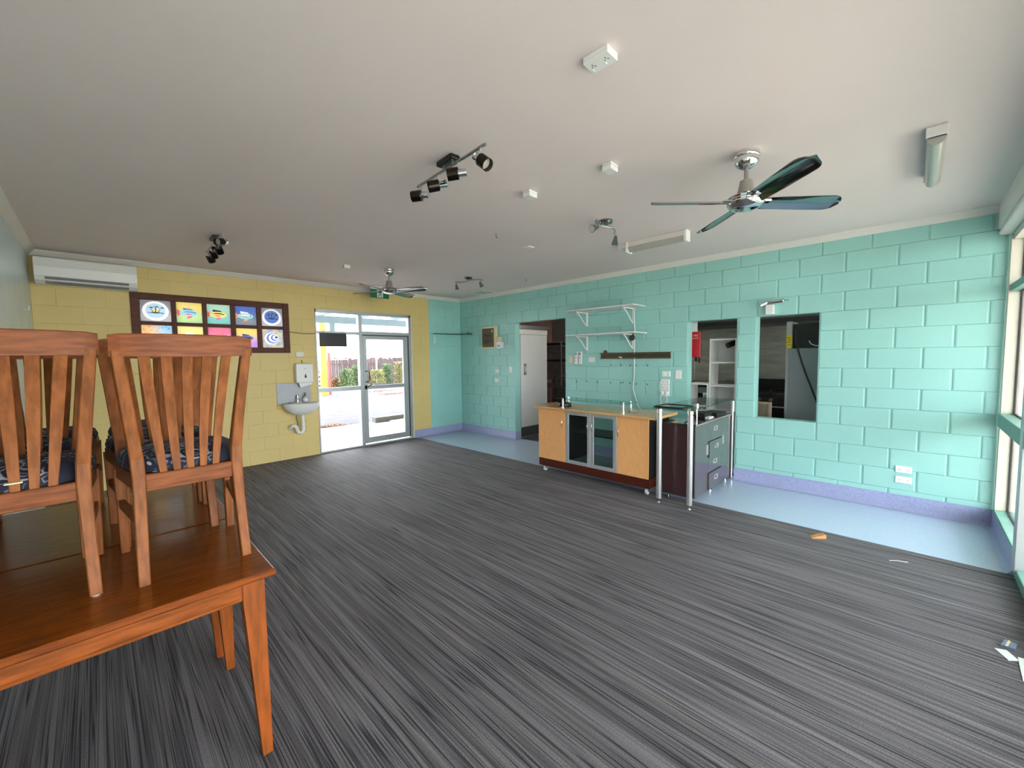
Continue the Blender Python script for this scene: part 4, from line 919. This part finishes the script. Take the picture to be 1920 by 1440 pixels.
# exit sign
ex = thing('exit_sign', 'green running-man exit sign hanging from the ceiling before the glass door', 'exit sign', (-1.98, -.35, 2.60))
EXG = mat('exit_green', '0B6B45', .35, var=(5, .05)); EXW = mat('exit_white', 'DCEBE2', .4, var=(5, .03))
cx = (on(694, 541, 1, -.35).x+on(729, 561, 1, -.35).x)/2; zb = on(729, 561, 1, -.35).z; zt_ = on(694, 541, 1, -.35).z
w_ = (on(729, 561, 1, -.35).x-on(694, 541, 1, -.35).x)/2
obj('panel', MB().hexa([(cx-w_, -.362, zb), (cx+w_*.97, -.362, zb), (cx+w_*.97, -.35, zb), (cx-w_, -.35, zb), (cx-w_, -.362, zt_), (cx+w_, -.362, zt_), (cx+w_, -.35, zt_), (cx-w_, -.35, zt_)]), EXG, ex)
wp = obj('door_pictogram', MB().box((cx-.055, -.3635, zb+.012), (cx+.055, -.3615, zt_-.012)), EXW, ex)
zc = (zb+zt_)/2
mn = MB().cyl((cx+.012, -.365, zc+.050), (cx+.012, -.3634, zc+.050), .012, n=12)
for pts_ in ([(cx+.008, zc+.036), (cx-.012, zc+.030), (cx-.006, zc-.004), (cx+.014, zc-.002)], [(cx+.010, zc+.034), (cx+.036, zc+.016), (cx+.034, zc+.006), (cx+.006, zc+.022)], [(cx-.010, zc+.030), (cx-.036, zc+.014), (cx-.030, zc+.008), (cx-.006, zc+.018)], [(cx+.012, zc), (cx+.030, zc-.026), (cx+.026, zc-.055), (cx+.018, zc-.055), (cx+.018, zc-.026), (cx+.0, zc-.004)], [(cx+.004, zc), (cx-.014, zc-.022), (cx-.038, zc-.040), (cx-.034, zc-.048), (cx-.008, zc-.032), (cx+.008, zc-.01)]):
    mn.prism([(x, -.3634, z) for x, z in pts_], (0, -.0014, 0))
obj('running_man', mn, EXG, wp)
obj('bracket', MB().box((cx-w_*1.02, -.37, zt_), (cx+w_*1.02, -.34, max(zt_+.02, H)), .003), WHITEP, ex)
one('wall_hook', MB().tube([(-LX, -.72, 2.08), (-LX+.03, -.72, 2.075), (-LX+.035, -.72, 2.12)], .008), LEFTP, 'small painted hook on the grey-blue left wall', 'hook')

# ------------------------------------------------------------------ things on the floor
wd = on(1533, 1008, 2, 0)
wm = MB().prism([(-.055, -.022, 0), (.055, -.022, 0), (.055, -.022, .032), (.045, -.022, .034), (-.055, -.022, .005)], (0, .045, 0)).xf(Matrix.Translation((wd.x, wd.y, 0)) @ Matrix.Rotation(dg(-52), 4, 'Z'))
one('door_wedge', wm, mat('raw_pine', 'D2975A', .6, var=(20, .2)), 'small pale timber door wedge on the carpet by the vinyl edge', 'wedge')
PAPER = mat('card_white', 'DDE6DF', .5, var=(7, .06))
def flat(name, pix, hgt, material, label, cat, lift=0):
    P = [on(x, y, 2, lift) for x, y in pix]
    return one(name, MB().prism([(p.x, p.y, lift) for p in P], (0, 0, hgt)), material, label, cat)
flat('card', [(1864, 1216), (1887, 1220), (1911, 1240), (1891, 1239)], .004, PAPER, 'white card lying open on the carpet by the shopfront', 'card')
flat('card', [(1908, 1233), (1932, 1240), (1938, 1282), (1918, 1277)], .004, PAPER, 'white card at the right edge of the photo on the carpet', 'card')
pk = thing('packet', 'small blue printed packet on the carpet by the cards', 'packet', on(1892, 1212, 2, 0))
P = [on(x, y, 2, 0) for x, y in ((1876, 1213), (1884, 1203), (1907, 1212), (1904, 1222))]
obj('pack', MB().prism([(p.x, p.y, 0) for p in P], (0, 0, .014)), mat('packet_blue', '6C7FA0', .4, var=(60, .5)), pk)
A, B, C_, D_ = P
st = [A.lerp(D_, .28), B.lerp(C_, .28), B.lerp(C_, .48), A.lerp(D_, .48)]
obj('yellow_band', MB().prism([(p.x, p.y, .0135) for p in st], (0, 0, .002)), mat('packet_yellow', 'D9CF9A', .4, var=(30, .2)), pk)
th = on(1685, 1053, 2, 0)
one('thread', MB().tube([(th.x-.03, th.y+.05, .003), (th.x, th.y, .006), (th.x+.012, th.y-.03, .004), (th.x+.03, th.y-.05, .003)], .002, 6), WHITEP, 'short white thread on the carpet near the vinyl edge', 'thread')

# ------------------------------------------------------------------ kitchen behind the aqua wall
KX = 3.1
struct('floor_kitchen', MB().box((.14, -LY, -.12), (KX+.1, 0.0, -.003)), KFLOOR, 'dark grey kitchen floor')
struct('ceiling_kitchen', MB().box((.14, -LY, 2.75), (KX+.1, .12, 2.85)), KDARK, 'dim kitchen ceiling')
struct('wall_kitchen_far', MB().box((KX, -LY, -.1), (KX+.1, .12, 2.8)), KDARK, 'far kitchen wall')
struct('wall_kitchen_back', MB().box((.14, 0, -.1), (KX+.1, .12, 2.8)), mat('pink_wall', 'C98F8A', .6, var=(4, .25)), 'pinkish kitchen end wall')
struct('wall_kitchen_front', slab_y(-LY-.12, -LY, .14, KX+.1, 2.8, [(1.0, 2.6, 1.0, 2.2)]), KDARK, 'kitchen wall on the street side')
w7 = thing('window_7', 'added unseen window letting street daylight into the kitchen', None, (1.8, -LY-.06, 1.0)); w7['kind'] = 'structure'  # unseen window, added so daylight lifts the kitchen
obj('frame', MB().box((1.0, -LY-.1, 1.0), (1.05, -LY-.03, 2.2)).box((2.55, -LY-.1, 1.0), (2.6, -LY-.03, 2.2)).box((1.05, -LY-.1, 1.0), (2.55, -LY-.03, 1.05)).box((1.05, -LY-.1, 2.15), (2.55, -LY-.03, 2.2)).box((1.78, -LY-.1, 1.05), (1.82, -LY-.03, 2.15)), ALU, w7)
for a, b in ((1.05, 1.78), (1.82, 2.55)): obj('pane', MB().box((a, -LY-.07, 1.05), (b, -LY-.065, 2.15)), GLASS, w7)
EMT = bpy.data.materials.new('fill_tube'); EMT.use_nodes = True; _b = EMT.node_tree.nodes['Principled BSDF']  # glow for the unseen ceiling tubes added to brighten the kitchen
_b.inputs['Emission Color'].default_value = (1, .93, .82, 1); _b.inputs['Emission Strength'].default_value = 14.0
for yy, lb in ((-5.3, 'added fill light tube on the kitchen ceiling near the hatch'), (-2.6, 'added fill light tube on the kitchen ceiling near the doorway')):
    kt = thing('tube_light', lb, 'tube light', (1.35, yy, 2.75), 'added kitchen fill lights')
    obj('spine', MB().box((1.31, yy-.62, 2.71), (1.39, yy+.62, 2.75), .004), TRIMW, kt)
    obj('tube', MB().cyl((1.35, yy-.6, 2.685), (1.35, yy+.6, 2.685), .016, n=12), EMT, kt, smooth=True)
# coolroom
cr = thing('coolroom', 'white coolroom with sliding door inside the kitchen doorway', 'coolroom', (.58, -1.1, 0))
obj('wall_panel', MB().box((.15, -1.58, 0), (.97, -.05, 2.10)), KWHITE, cr)
cdn = obj('sliding_door', MB().box((.17, -1.605, .02), (.95, -1.582, 1.99), .004), KWHITE, cr)
obj('kick_plate', MB().box((.165, -1.612, .02), (.955, -1.604, .21), .002), mat('kick_grey', '55565A', .4, .3, var=(9, .1)), cdn)
obj('handle_recess', MB().box((.235, -1.612, 1.215), (.325, -1.604, 1.435), .003), STEEL, cdn)
obj('handle', MB().box((.275, -1.625, 1.28), (.295, -1.611, 1.38), .003), WHITEP, cdn)
obj('rail', MB().box((.145, -1.625, 2.10), (1.0, -1.58, 2.17), .004), STEEL, cr)
obj('header', MB().box((.15, -1.60, 2.0), (.97, -1.582, 2.095), .003), KWHITE, cr)
# shelving beyond
ks = thing('steel_shelving', 'steel shelving with ragged foil lining beyond the coolroom', 'shelving', (2.2, -.9, .92))
for z in (1.12, 1.42, 1.80): obj('shelf', MB().box((1.75, -1.35, z), (2.35, -.25, z+.02)), STEEL, ks)
for x in (1.76, 2.34):
    for y in (-1.34, -.26): obj('upright', MB().box((x-.015, y-.015, .92), (x+.015, y+.015, 1.9)), STEEL, ks)
lin_ = []
for k in range(25):
    y = -1.36+1.12*k/24; lin_.append(y)
obj('foil_lining', MB().rings([[(2.36, y, 1.0), (2.37, y, 1.0), (2.37, y, 1.93+.02*math.sin(k*1.7)), (2.36, y, 1.93+.02*math.sin(k*1.7))] for k, y in enumerate(lin_)]), mat('grey_foil', 'A6A39F', .5, .3, var=(6, .25)), ks)
for k, (y, z) in enumerate(((-.98, 1.82), (-.98, 1.44), )):
    one('dark_bin', MB().box((1.95, y-.3, z), (2.25, y+.25, z+.06), .004), BLACK, ['black tray on the top steel shelf seen through the doorway', 'black tray on the middle steel shelf seen through the doorway'][k], 'tray')
ktb = thing('steel_bench', 'steel bench with dark underside beyond the doorway', 'bench', (1.9, -1.4, 0))
obj('bench_top', MB().box((1.55, -2.0, .88), (2.4, -.2, .92), .004), STEEL, ktb)
for x in (1.58, 2.27):
    for y in (-1.95, -.35): obj('leg', MB().cyl((x, y, 0), (x, y, .88), .02), STEEL, ktb)
one('extension_lead', MB().tube([(1.54, -1.33, 1.14), (1.54, -1.36, 1.12), (1.54, -1.37, 1.0), (1.54, -1.37, .85), (1.53, -1.36, .72)], .012), BLACK, 'black cord with plug hanging in the kitchen doorway', 'cord')
# cooking line along the far wall
spk = thing('steel_splashback', 'tall stainless steel wall lining behind the cooking line', 'wall lining', (3.088, -4.7, .9))
for k in range(4): obj('sheet', MB().box((3.078, -6.3+.85*k, .9), (3.098, -5.453+.85*k, 2.06), .002), KSTEEL, spk)
hd = thing('range_hood', 'stainless range hood over the cooking line', 'hood', (2.4, -4.6, 2.0))
obj('canopy', MB().prism([(1.75, -6.3, 2.08), (3.09, -6.3, 2.08), (3.09, -6.3, 2.75), (2.1, -6.3, 2.75), (1.75, -6.3, 2.25)], (0, 3.3, 0)), mat('hood_steel', '6B6560', .35, .8, var=(4, .2)), hd)
obj('gutter', MB().box((1.73, -6.3, 2.03), (1.80, -3.0, 2.10)), BLACK, hd)
ck = thing('gas_range', 'black gas range with round steel knobs', 'range', (2.3, -5.2, 0))
obj('oven_body', MB().box((1.85, -5.75, 0), (2.9, -4.75, .90), .005), KBLACK, ck)
obj('hob', MB().box((1.85, -5.75, .90), (2.9, -4.75, .93)).box((2.85, -5.75, .93), (2.92, -4.75, 1.12)), KBLACK, ck)
obj('pan_supports', MB().tube([(1.95, -5.35, .95), (2.2, -5.3, .97), (2.5, -5.45, .97)], .012).tube([(1.95, -5.6, .95), (2.5, -5.6, .95)], .012), DKBRONZE, ck)
obj('control_panel', MB().box((1.84, -5.75, .78), (1.86, -4.75, .885)), DARKIN, ck)
for y in (-5.63, -5.38, -5.22, -5.0, -4.85): obj('knob', MB().cyl((1.845, y, .845), (1.80, y, .845), .028, .022, 16), STEEL, ck, smooth=True)
obj('oven_handle', MB().cyl((1.80, -5.7, .74), (1.80, -4.8, .74), .012), STEEL, ck)
gr = thing('griddle', 'dark griddle unit left of the gas range', 'griddle', (2.3, -4.2, 0))
obj('body', MB().box((1.85, -4.74, 0), (2.9, -3.6, 1.02), .005), KBLACK, gr); obj('plate', MB().box((1.87, -4.72, 1.02), (2.88, -3.62, 1.05)), DKBRONZE, gr)
obj('front_rail', MB().box((1.83, -4.72, 1.12), (1.85, -3.62, 1.14)).box((1.83, -4.72, .9), (1.85, -3.62, 1.0)), STEEL, gr)
for y in (-4.62, -4.4): obj('knob', MB().cyl((1.845, y, .93), (1.80, y, .93), .028, .022, 16), STEEL, gr, smooth=True)
# grey cabinet seen through the hatch
fg = thing('tall_grey_cabinet', 'tall grey metal cabinet seen through the kitchen hatch', 'cabinet', (.95, -6.1, 0))
f0 = e_(968, 510, .62); f1 = e_(950, 1090, .62)
obj('side_panel', MB().box((.62, -6.55, .02), (1.25, f0.y, f0.z), .004), GREYP, fg)
obj('edge_trim', MB().box((.612, f0.y-.02, .02), (.63, f0.y+.006, f0.z)), STEEL, fg)
one('black_cable', MB().tube([e_(1040, 345, .6), e_(1045, 420, .6), e_(1060, 510, .6), e_(1090, 610, .6), e_(1130, 730, .6), e_(1170, 830, .6), e_(1215, 945, .6), e_(1240, 1010, .6)], .009), BLACK, 'black cable draped down the tall grey cabinet', 'cable', smooth=True)
bx_ = thing('box_unit', 'pale box with yellow sticker on top of the grey cabinet', 'box', (.8, -5.9, f0.z))
g0, g1 = e_(968, 285, .64), e_(1015, 285, .64)
obj('front_face', MB().box((.64, g1.y, f0.z), (1.0, g0.y, g0.z), .003), mat('pale_card', 'BAB6AE', .5, var=(8, .08)), bx_)
stk = obj('sticker', MB().box((.637, e_(1012, 450, .64).y, f0.z+.002), (.641, e_(966, 450, .64).y, e_(966, 400, .64).z), .001), mat('yellow_sticker', 'E5C60E', .5, var=(8, .05)), bx_)
mk = MB(); sy0, sy1 = e_(1005, 450, .64).y, e_(973, 450, .64).y
for k, zz_ in enumerate((.25, .45, .6, .8)):
    z_ = f0.z+zz_*(e_(966, 400, .64).z-f0.z); mk.box((.635, sy0+.006*(k % 2), z_), (.638, sy1-.008*((k+1) % 2), z_+.006))
obj('print', mk, DARKIN, stk)
ap = thing('black_appliance', 'black vented appliance on top of the grey cabinet', 'appliance', (.9, -6.2, f0.z))
obj('body', MB().box((.70, -6.50, f0.z), (1.15, g1.y-.01, g0.z-.03), .004), BLACK, ap)
for k in range(6): obj('vent_slat', MB().box((.694, -6.48, f0.z+.06+.04*k), (.701, g1.y-.13, f0.z+.075+.04*k)), DARKIN, ap)
one('white_tangle', MB().tube([(.66, -6.02, f0.z+.09), (.665, -6.04, f0.z+.05), (.66, -6.08, f0.z+.03), (.66, -6.14, f0.z+.02), (.66, -6.2, f0.z+.012)], .006), WHITEP, 'white lead curled on top of the grey cabinet', 'cable')
one('carton', MB().box((1.05, -5.50, 0), (1.35, -5.25, .86), .004), mat('carton_beige', 'B5A58E', .6, var=(8, .1)), 'beige carton low behind the hatch sill', 'carton')
# white shelving unit in the second opening
wsn = thing('white_bookcase', 'tall narrow white open shelf unit in the second kitchen opening', 'bookcase', (.45, -5.145, 0))
b0, b1, bz = -5.315, -4.98, 1.77
obj('side', MB().box((.30, b1-.02, 0), (.60, b1, bz)), WHITEP, wsn); obj('side', MB().box((.30, b0, 0), (.60, b0+.02, bz)), WHITEP, wsn)
obj('top', MB().box((.30, b0+.02, bz-.02), (.60, b1-.02, bz)), WHITEP, wsn)
for z in (1.141, 1.453, .80): obj('shelf', MB().box((.30, b0+.02, z-.009), (.60, b1-.02, z+.009)), WHITEP, wsn)
obj('back', MB().box((.595, b0, 1.453), (.60, b1, bz)).box((.595, b0, 0), (.60, b1, 1.141)), KWHITE, wsn)
ws2 = thing('white_cubby', 'low white open cubby beside the tall white shelf unit', 'bookcase', (.45, -4.84, 0))
c0, c1, cz = -4.972, -4.705, 1.17
obj('side', MB().box((.30, c1-.02, 0), (.60, c1, cz)), WHITEP, ws2); obj('side', MB().box((.30, c0, 0), (.60, c0+.02, cz)), WHITEP, ws2); obj('top', MB().box((.30, c0+.02, cz-.02), (.60, c1-.02, cz)), WHITEP, ws2)
obj('shelf', MB().box((.30, c0+.02, .78), (.60, c1-.02, .80)), WHITEP, ws2)
jr = thing('canister', 'pale canister inside the low white cubby', 'canister', (.46, -4.90, .80))
obj('body', MB().cyl((.46, -4.90, .80), (.46, -4.90, 1.0), .05), STEEL, jr, smooth=True); obj('lid', MB().cyl((.46, -4.90, 1.0), (.46, -4.90, 1.03), .052), WHITEP, jr, smooth=True)
cm2 = thing('security_camera', 'black camera hanging from the top of the white shelf unit', 'camera', (.40, -5.22, 1.75))
obj('mount', MB().tube([(.42, -5.255, 1.75), (.40, -5.25, 1.71)], .014), BLACK, cm2)
obj('housing', MB().cyl((.41, -5.235, 1.705), (.34, -5.19, 1.675), .038, .036, 16), BLACK, cm2, smooth=True)
# fire blanket
fb = thing('fire_blanket', 'red fire blanket pouch hanging inside the second kitchen opening', 'fire blanket', (.22, -4.80, 1.53))
REDP = mat('red_pouch', 'C11A2A', .45, var=(6, .08))
bb0, bb1 = e_(180, 370, .2), e_(238, 585, .2)
obj('hang_strip', MB().box((.19, bb0.y-.055, bb0.z), (.20, bb0.y+.015, 2.06)), KWHITE, fb)
po = obj('pouch', MB().box((.185, bb1.y, bb1.z), (.215, bb0.y+.02, bb0.z), .006), REDP, fb)
for z_ in (bb1.z-.02,):
    obj('pull_tab', MB().box((.19, bb1.y+.005, z_-.05), (.205, bb1.y+.02, z_+.02)).box((.19, bb1.y+.04, z_-.03), (.205, bb1.y+.07, z_+.02)), BLACK, fb)
def text(body, size, loc, rot, material, parent, name='lettering'):
    cu = bpy.data.curves.new(name, 'FONT'); cu.body = body; cu.size = size; cu.align_x = 'CENTER'; cu.align_y = 'CENTER'; cu.extrude = .0004
    to = bpy.data.objects.new(name, cu); COL.objects.link(to); bpy.context.view_layer.update()
    me = bpy.data.meshes.new_from_object(to.evaluated_get(bpy.context.evaluated_depsgraph_get())); bpy.data.objects.remove(to)
    me.transform(Matrix.Translation(Vector(loc)-root_loc(parent)) @ rot); me.materials.append(material)
    o = bpy.data.objects.new(name, me); COL.objects.link(o); o.parent = parent; return o
RX = Matrix.Rotation(-pi/2, 4, 'Z') @ Matrix.Rotation(pi/2, 4, 'X')
ym = (bb1.y+bb0.y+.02)/2
text('FIRE', .034, (.1845, ym, bb0.z-.055), RX, WHITEP, po); text('BLANKET', .019, (.1845, ym, bb0.z-.09), RX, WHITEP, po)

# ------------------------------------------------------------------ outside: rear yard seen through the glass door
CONC = mat('pale_concrete', 'B9B4AE', .8, var=(3, .15), bump=(30, .3))
ASPH = mat('grey_asphalt', '3C3B44', .85, var=(4, .65), bump=(25, .6), stretch=(.6, 2, 1))
struct('ground_patio', MB().box((-9, .15, -.3), (6, 2.95, -.06)), CONC, 'pale concrete patio outside the glass door')
struct('ground_yard', MB().box((-30, 2.95, -.4), (45, 60, -.15)), ASPH, 'grey gravelly yard behind the building')
struct('ground_street', MB().box((-40, -60, -.4), (45, -LY-.12, -.1)), mat('street_concrete', 'BEB7AA', .8, var=(1.5, .15)), 'pale concrete footpath and street outside the shopfront')
KERB = mat('kerb_block', '585A52', .85, var=(8, .4), bump=(30, .5))
for k, (x0, x1, y_, h_) in enumerate(((-.62, -.22, 2.72, .075), (-.20, .20, 2.90, .05), (.21, .60, 2.93, .05), (.61, 1.0, 2.95, .05))):
    one('concrete_block', MB().box((x0, y_, -.06), (x1, y_+.19, h_), .008), KERB, ['concrete block set forward at the patio edge', 'grey edging block right of the forward concrete block', 'second grey edging block right of the forward concrete block', 'third grey edging block right of the forward concrete block', 'grey edging block left of the forward concrete block'][k], 'block')
# veranda
vb = thing('veranda', 'pale blue veranda beam and rafters outside the glass door', 'veranda', (-2, 2.9, 0))
VBL = mat('pale_blue_paint', '8CA6B2', .5, var=(3, .06)); VWH = mat('white_roof', 'E8ECEC', .5, var=(2, .04))
obj('beam', MB().box((-7, 2.85, 2.42), (3.5, 2.97, 2.58)), VBL, vb)
for x in (-5.0, -1.55, 2.0): obj('post', MB().box((x-.05, 2.86, -.06), (x+.05, 2.96, 2.42)) if x != -1.55 else MB().box((x-.06, 2.87, 2.2), (x+.06, 2.95, 2.42)), VBL, vb)
for k in range(11): obj('rafter', MB().hexa([(-6.5+.95*k, .15, 2.72), (-6.45+.95*k, .15, 2.72), (-6.45+.95*k, 3.2, 2.58), (-6.5+.95*k, 3.2, 2.58), (-6.5+.95*k, .15, 2.84), (-6.45+.95*k, .15, 2.84), (-6.45+.95*k, 3.2, 2.70), (-6.5+.95*k, 3.2, 2.70)]), VBL, vb)
obj('roof_sheet', MB().hexa([(-7, .15, 2.84), (3.5, .15, 2.84), (3.5, 3.3, 2.70), (-7, 3.3, 2.70), (-7, .15, 2.86), (3.5, .15, 2.86), (3.5, 3.3, 2.72), (-7, 3.3, 2.72)]), VWH, vb)
# fence
FY = 20.0
fn = thing('paling_fence', 'weathered timber paling fence across the back of the yard', 'fence', (8, FY, -.15))
fm = MB(); random.seed(5); x = 2.5
while x < 16:
    w = random.uniform(.13, .17); h = random.uniform(1.70, 1.85); fm.box((x, FY-random.uniform(.0, .02), -.15), (x+w-.02, FY+.03, -.15+h)); x += w
tag(obj('palings', fm, mat('weathered_timber', '5A4A48', .85, var=(3, .5), stretch=(6, 1, 1), col2='38292A'), fn), kind='stuff')
obj('fence_rail', MB().box((2.5, FY+.03, .3), (16, FY+.08, .4)).box((2.5, FY+.03, 1.2), (16, FY+.08, 1.3)), MATS['weathered_timber'], fn)
for x in (4.2, 8.2, 11.3): obj('gate_post', MB().box((x-.04, FY-.25, -.15), (x+.04, FY-.17, 1.75)), VWH, fn)
obj('wire_rail', MB().box((3.0, FY-.22, 1.55), (6.2, FY-.19, 1.6)).box((11, FY-.22, 1.45), (13.5, FY-.19, 1.5)), VWH, fn)
yp = thing('yellow_post', 'bright yellow steel post at the edge of the yard', 'post', (on(606, 715, 2, -.15).x*.4, 0, -.15))
ypt = on(606.5, 690, 1, 13.0)
obj('column', MB().box((ypt.x-.13, 12.9, -.15), (ypt.x+.13, 13.1, 3.4)), mat('yellow_steel', 'A06E06', .4, var=(3, .05)), yp)
rp_ = on(618, 690, 1, 13.4)
rs = one('red_pole', MB().box((rp_.x-.05, 13.4, -.15), (rp_.x+.05, 13.5, 1.9)), mat('red_brown', '7A3A30', .6, var=(3, .2)), 'red-brown pole beside the yellow post in the yard', 'pole')
a = on(597, 700, 1, 14.5); b = on(612, 700, 1, 14.5)
rk = thing('slatted_rack', 'white slatted rack standing behind the yellow post', 'rack', (b.x-.3, 14.5, -.15))
for x in (a.x-.3, b.x-.06): obj('rack_post', MB().box((x, 14.5, -.15), (x+.06, 14.55, .95)), VWH, rk)
for k in range(4): obj('slat', MB().box((a.x-.3, 14.45, .1+.22*k), (b.x, 14.5, .19+.22*k)), VWH, rk)
# shrubs: real leaf quads
def shrub(label, c, r, h, n, material, seed):
    rnd = random.Random(seed); V = []; F = []
    for i in range(n):
        a = rnd.uniform(0, 2*pi); rr = math.sqrt(rnd.random()); z = rnd.random()**.8
        p = Vector((math.cos(a)*rr*r*(1-.35*z), math.sin(a)*rr*r*.6*(1-.35*z), z*h))
        d = Vector((rnd.uniform(-1, 1), rnd.uniform(-1, 1), rnd.uniform(.1, 1))).normalized(); e = d.orthogonal().normalized(); l_ = rnd.uniform(.06, .14); w = .03
        k = len(V); V += [p-e*w, p+d*l_*.5-e*w*1.4, p+d*l_, p+d*l_*.5+e*w*1.4]; F.append((k, k+1, k+2, k+3))
    t = thing('shrub', label, 'shrub', c, 'shrubs along the fence')
    me = bpy.data.meshes.new('foliage'); me.from_pydata([tuple(v) for v in V], [], F); me.materials.append(material)
    o = bpy.data.objects.new('foliage', me); COL.objects.link(o); o.parent = t; o['kind'] = 'stuff'
    obj('stem', MB().tube([(0, 0, 0), (.03, 0, h*.5), (.0, .02, h*.8)], .02, 6), MATS['weathered_timber'], t, world=False)
LG = mat('leaf_green', '46602A', .6, var=(2, .3)); LY_ = mat('leaf_yellow', '6A6A2C', .6, var=(2, .3)); LO = mat('dry_leaf', '7A5428', .7, var=(3, .3))
for i, (px_, dy, r, h, mm_, lb) in enumerate(((650, -.6, .55, 1.1, LG, 'green shrub by the fence seen through the sidelight'), (672, .2, .5, 1.3, LG, 'green shrub at the door stile before the fence'), (708, -.5, .6, 1.0, LY_, 'yellowish shrub left of centre in the glass door'), (726, .3, .45, 1.35, LG, 'tall green shrub in the middle of the glass door'), (750, -.5, .5, 1.5, LY_, 'tall yellowish shrub at the right of the glass door'), (634, .2, .5, .5, LO, 'low dry shrub at the left foot of the fence'))):
    c = on(px_, 715, 1, FY-1.0+dy); shrub(lb, (c.x, FY-1.0+dy, -.15), r, h, 900, mm_, i+11)
for i, (px_, py_, w, lb) in enumerate(((715, 733, 1.4, 'drift of fallen yellow leaves across the yard'), (620, 799, .35, 'small patch of fallen leaves near the patio'), (735, 738, .9, 'second drift of fallen leaves in the yard'))):
    c = on(px_, py_, 2, -.145); rnd = random.Random(40+i); V = []; F = []
    for k in range(260):
        x, y = c.x+rnd.gauss(0, w*.5), c.y+rnd.gauss(0, w*.25); s = rnd.uniform(.02, .05); a = rnd.uniform(0, pi); z = -.148+rnd.uniform(.0, .02)
        j = len(V); V += [(x+s*math.cos(a), y+s*math.sin(a), z), (x-s*.5*math.sin(a), y+s*.5*math.cos(a), z+.01), (x-s*math.cos(a), y-s*math.sin(a), z), (x+s*.5*math.sin(a), y-s*.5*math.cos(a), z+.012)]; F.append((j, j+1, j+2, j+3))
    me = bpy.data.meshes.new('fallen_leaves'); me.from_pydata(V, [], F); me.materials.append(LO)
    o = bpy.data.objects.new('fallen_leaves', me); COL.objects.link(o); tag(o, lb, 'leaves', kind='stuff')
# neighbouring building beyond the fence
nb = thing('neighbour_building', 'white neighbouring building with a low roof beyond the fence', 'building', (12, 27, -.15))
obj('wall', MB().box((5.5, 26, -.15), (26, 32, 3.4)), VWH, nb)
obj('roof', MB().hexa([(6.5, 25.2, 3.4), (27, 25.2, 3.4), (27, 32.5, 3.9), (6.5, 32.5, 3.9), (6.5, 25.2, 3.55), (27, 25.2, 3.55), (27, 32.5, 5.0), (6.5, 32.5, 5.0)]), mat('cream_roof', 'D8D3C2', .5, var=(2, .06)), nb)
obj('gutter', MB().box((6.5, 25.1, 3.35), (27, 25.2, 3.5)), mat('grey_gutter', '8F8E8A', .5, var=(3, .05)), nb)
obj('window', MB().box((9.5, 25.96, 2.2), (10.6, 26.0, 2.5)), GREYP, nb)
# low wall and planting across the street
gw = thing('garden_wall', 'low cream block wall outside beyond the shopfront', 'wall', (9, -11.5, -.1))
obj('wall_face', MB().box((1.5, -12.2, -.1), (16, -12.0, .9)), mat('cream_block', 'CFC39A', .8, var=(4, .2)), gw)
obj('coping', MB().box((1.5, -12.25, .9), (16, -11.95, .97)), CONC, gw)
# unseen awning added to cut high sky light near the shop windows
aw = thing('added_awning', 'added white awning, out of view, cutting sky light at the shopfront', 'awning', (-3.5, -8.9, 2.75))
obj('soffit', MB().box((-9, -10.2, 2.75), (4, -LY-.125, 2.83)), VWH, aw); obj('fascia', MB().box((-9, -10.25, 2.55), (4, -10.2, 2.95)), VBL, aw)
for x in (-8.6, -2.5, 3.6): obj('post', MB().cyl((x, -10.1, -.1), (x, -10.1, 2.75), .05), VBL, aw, smooth=True)
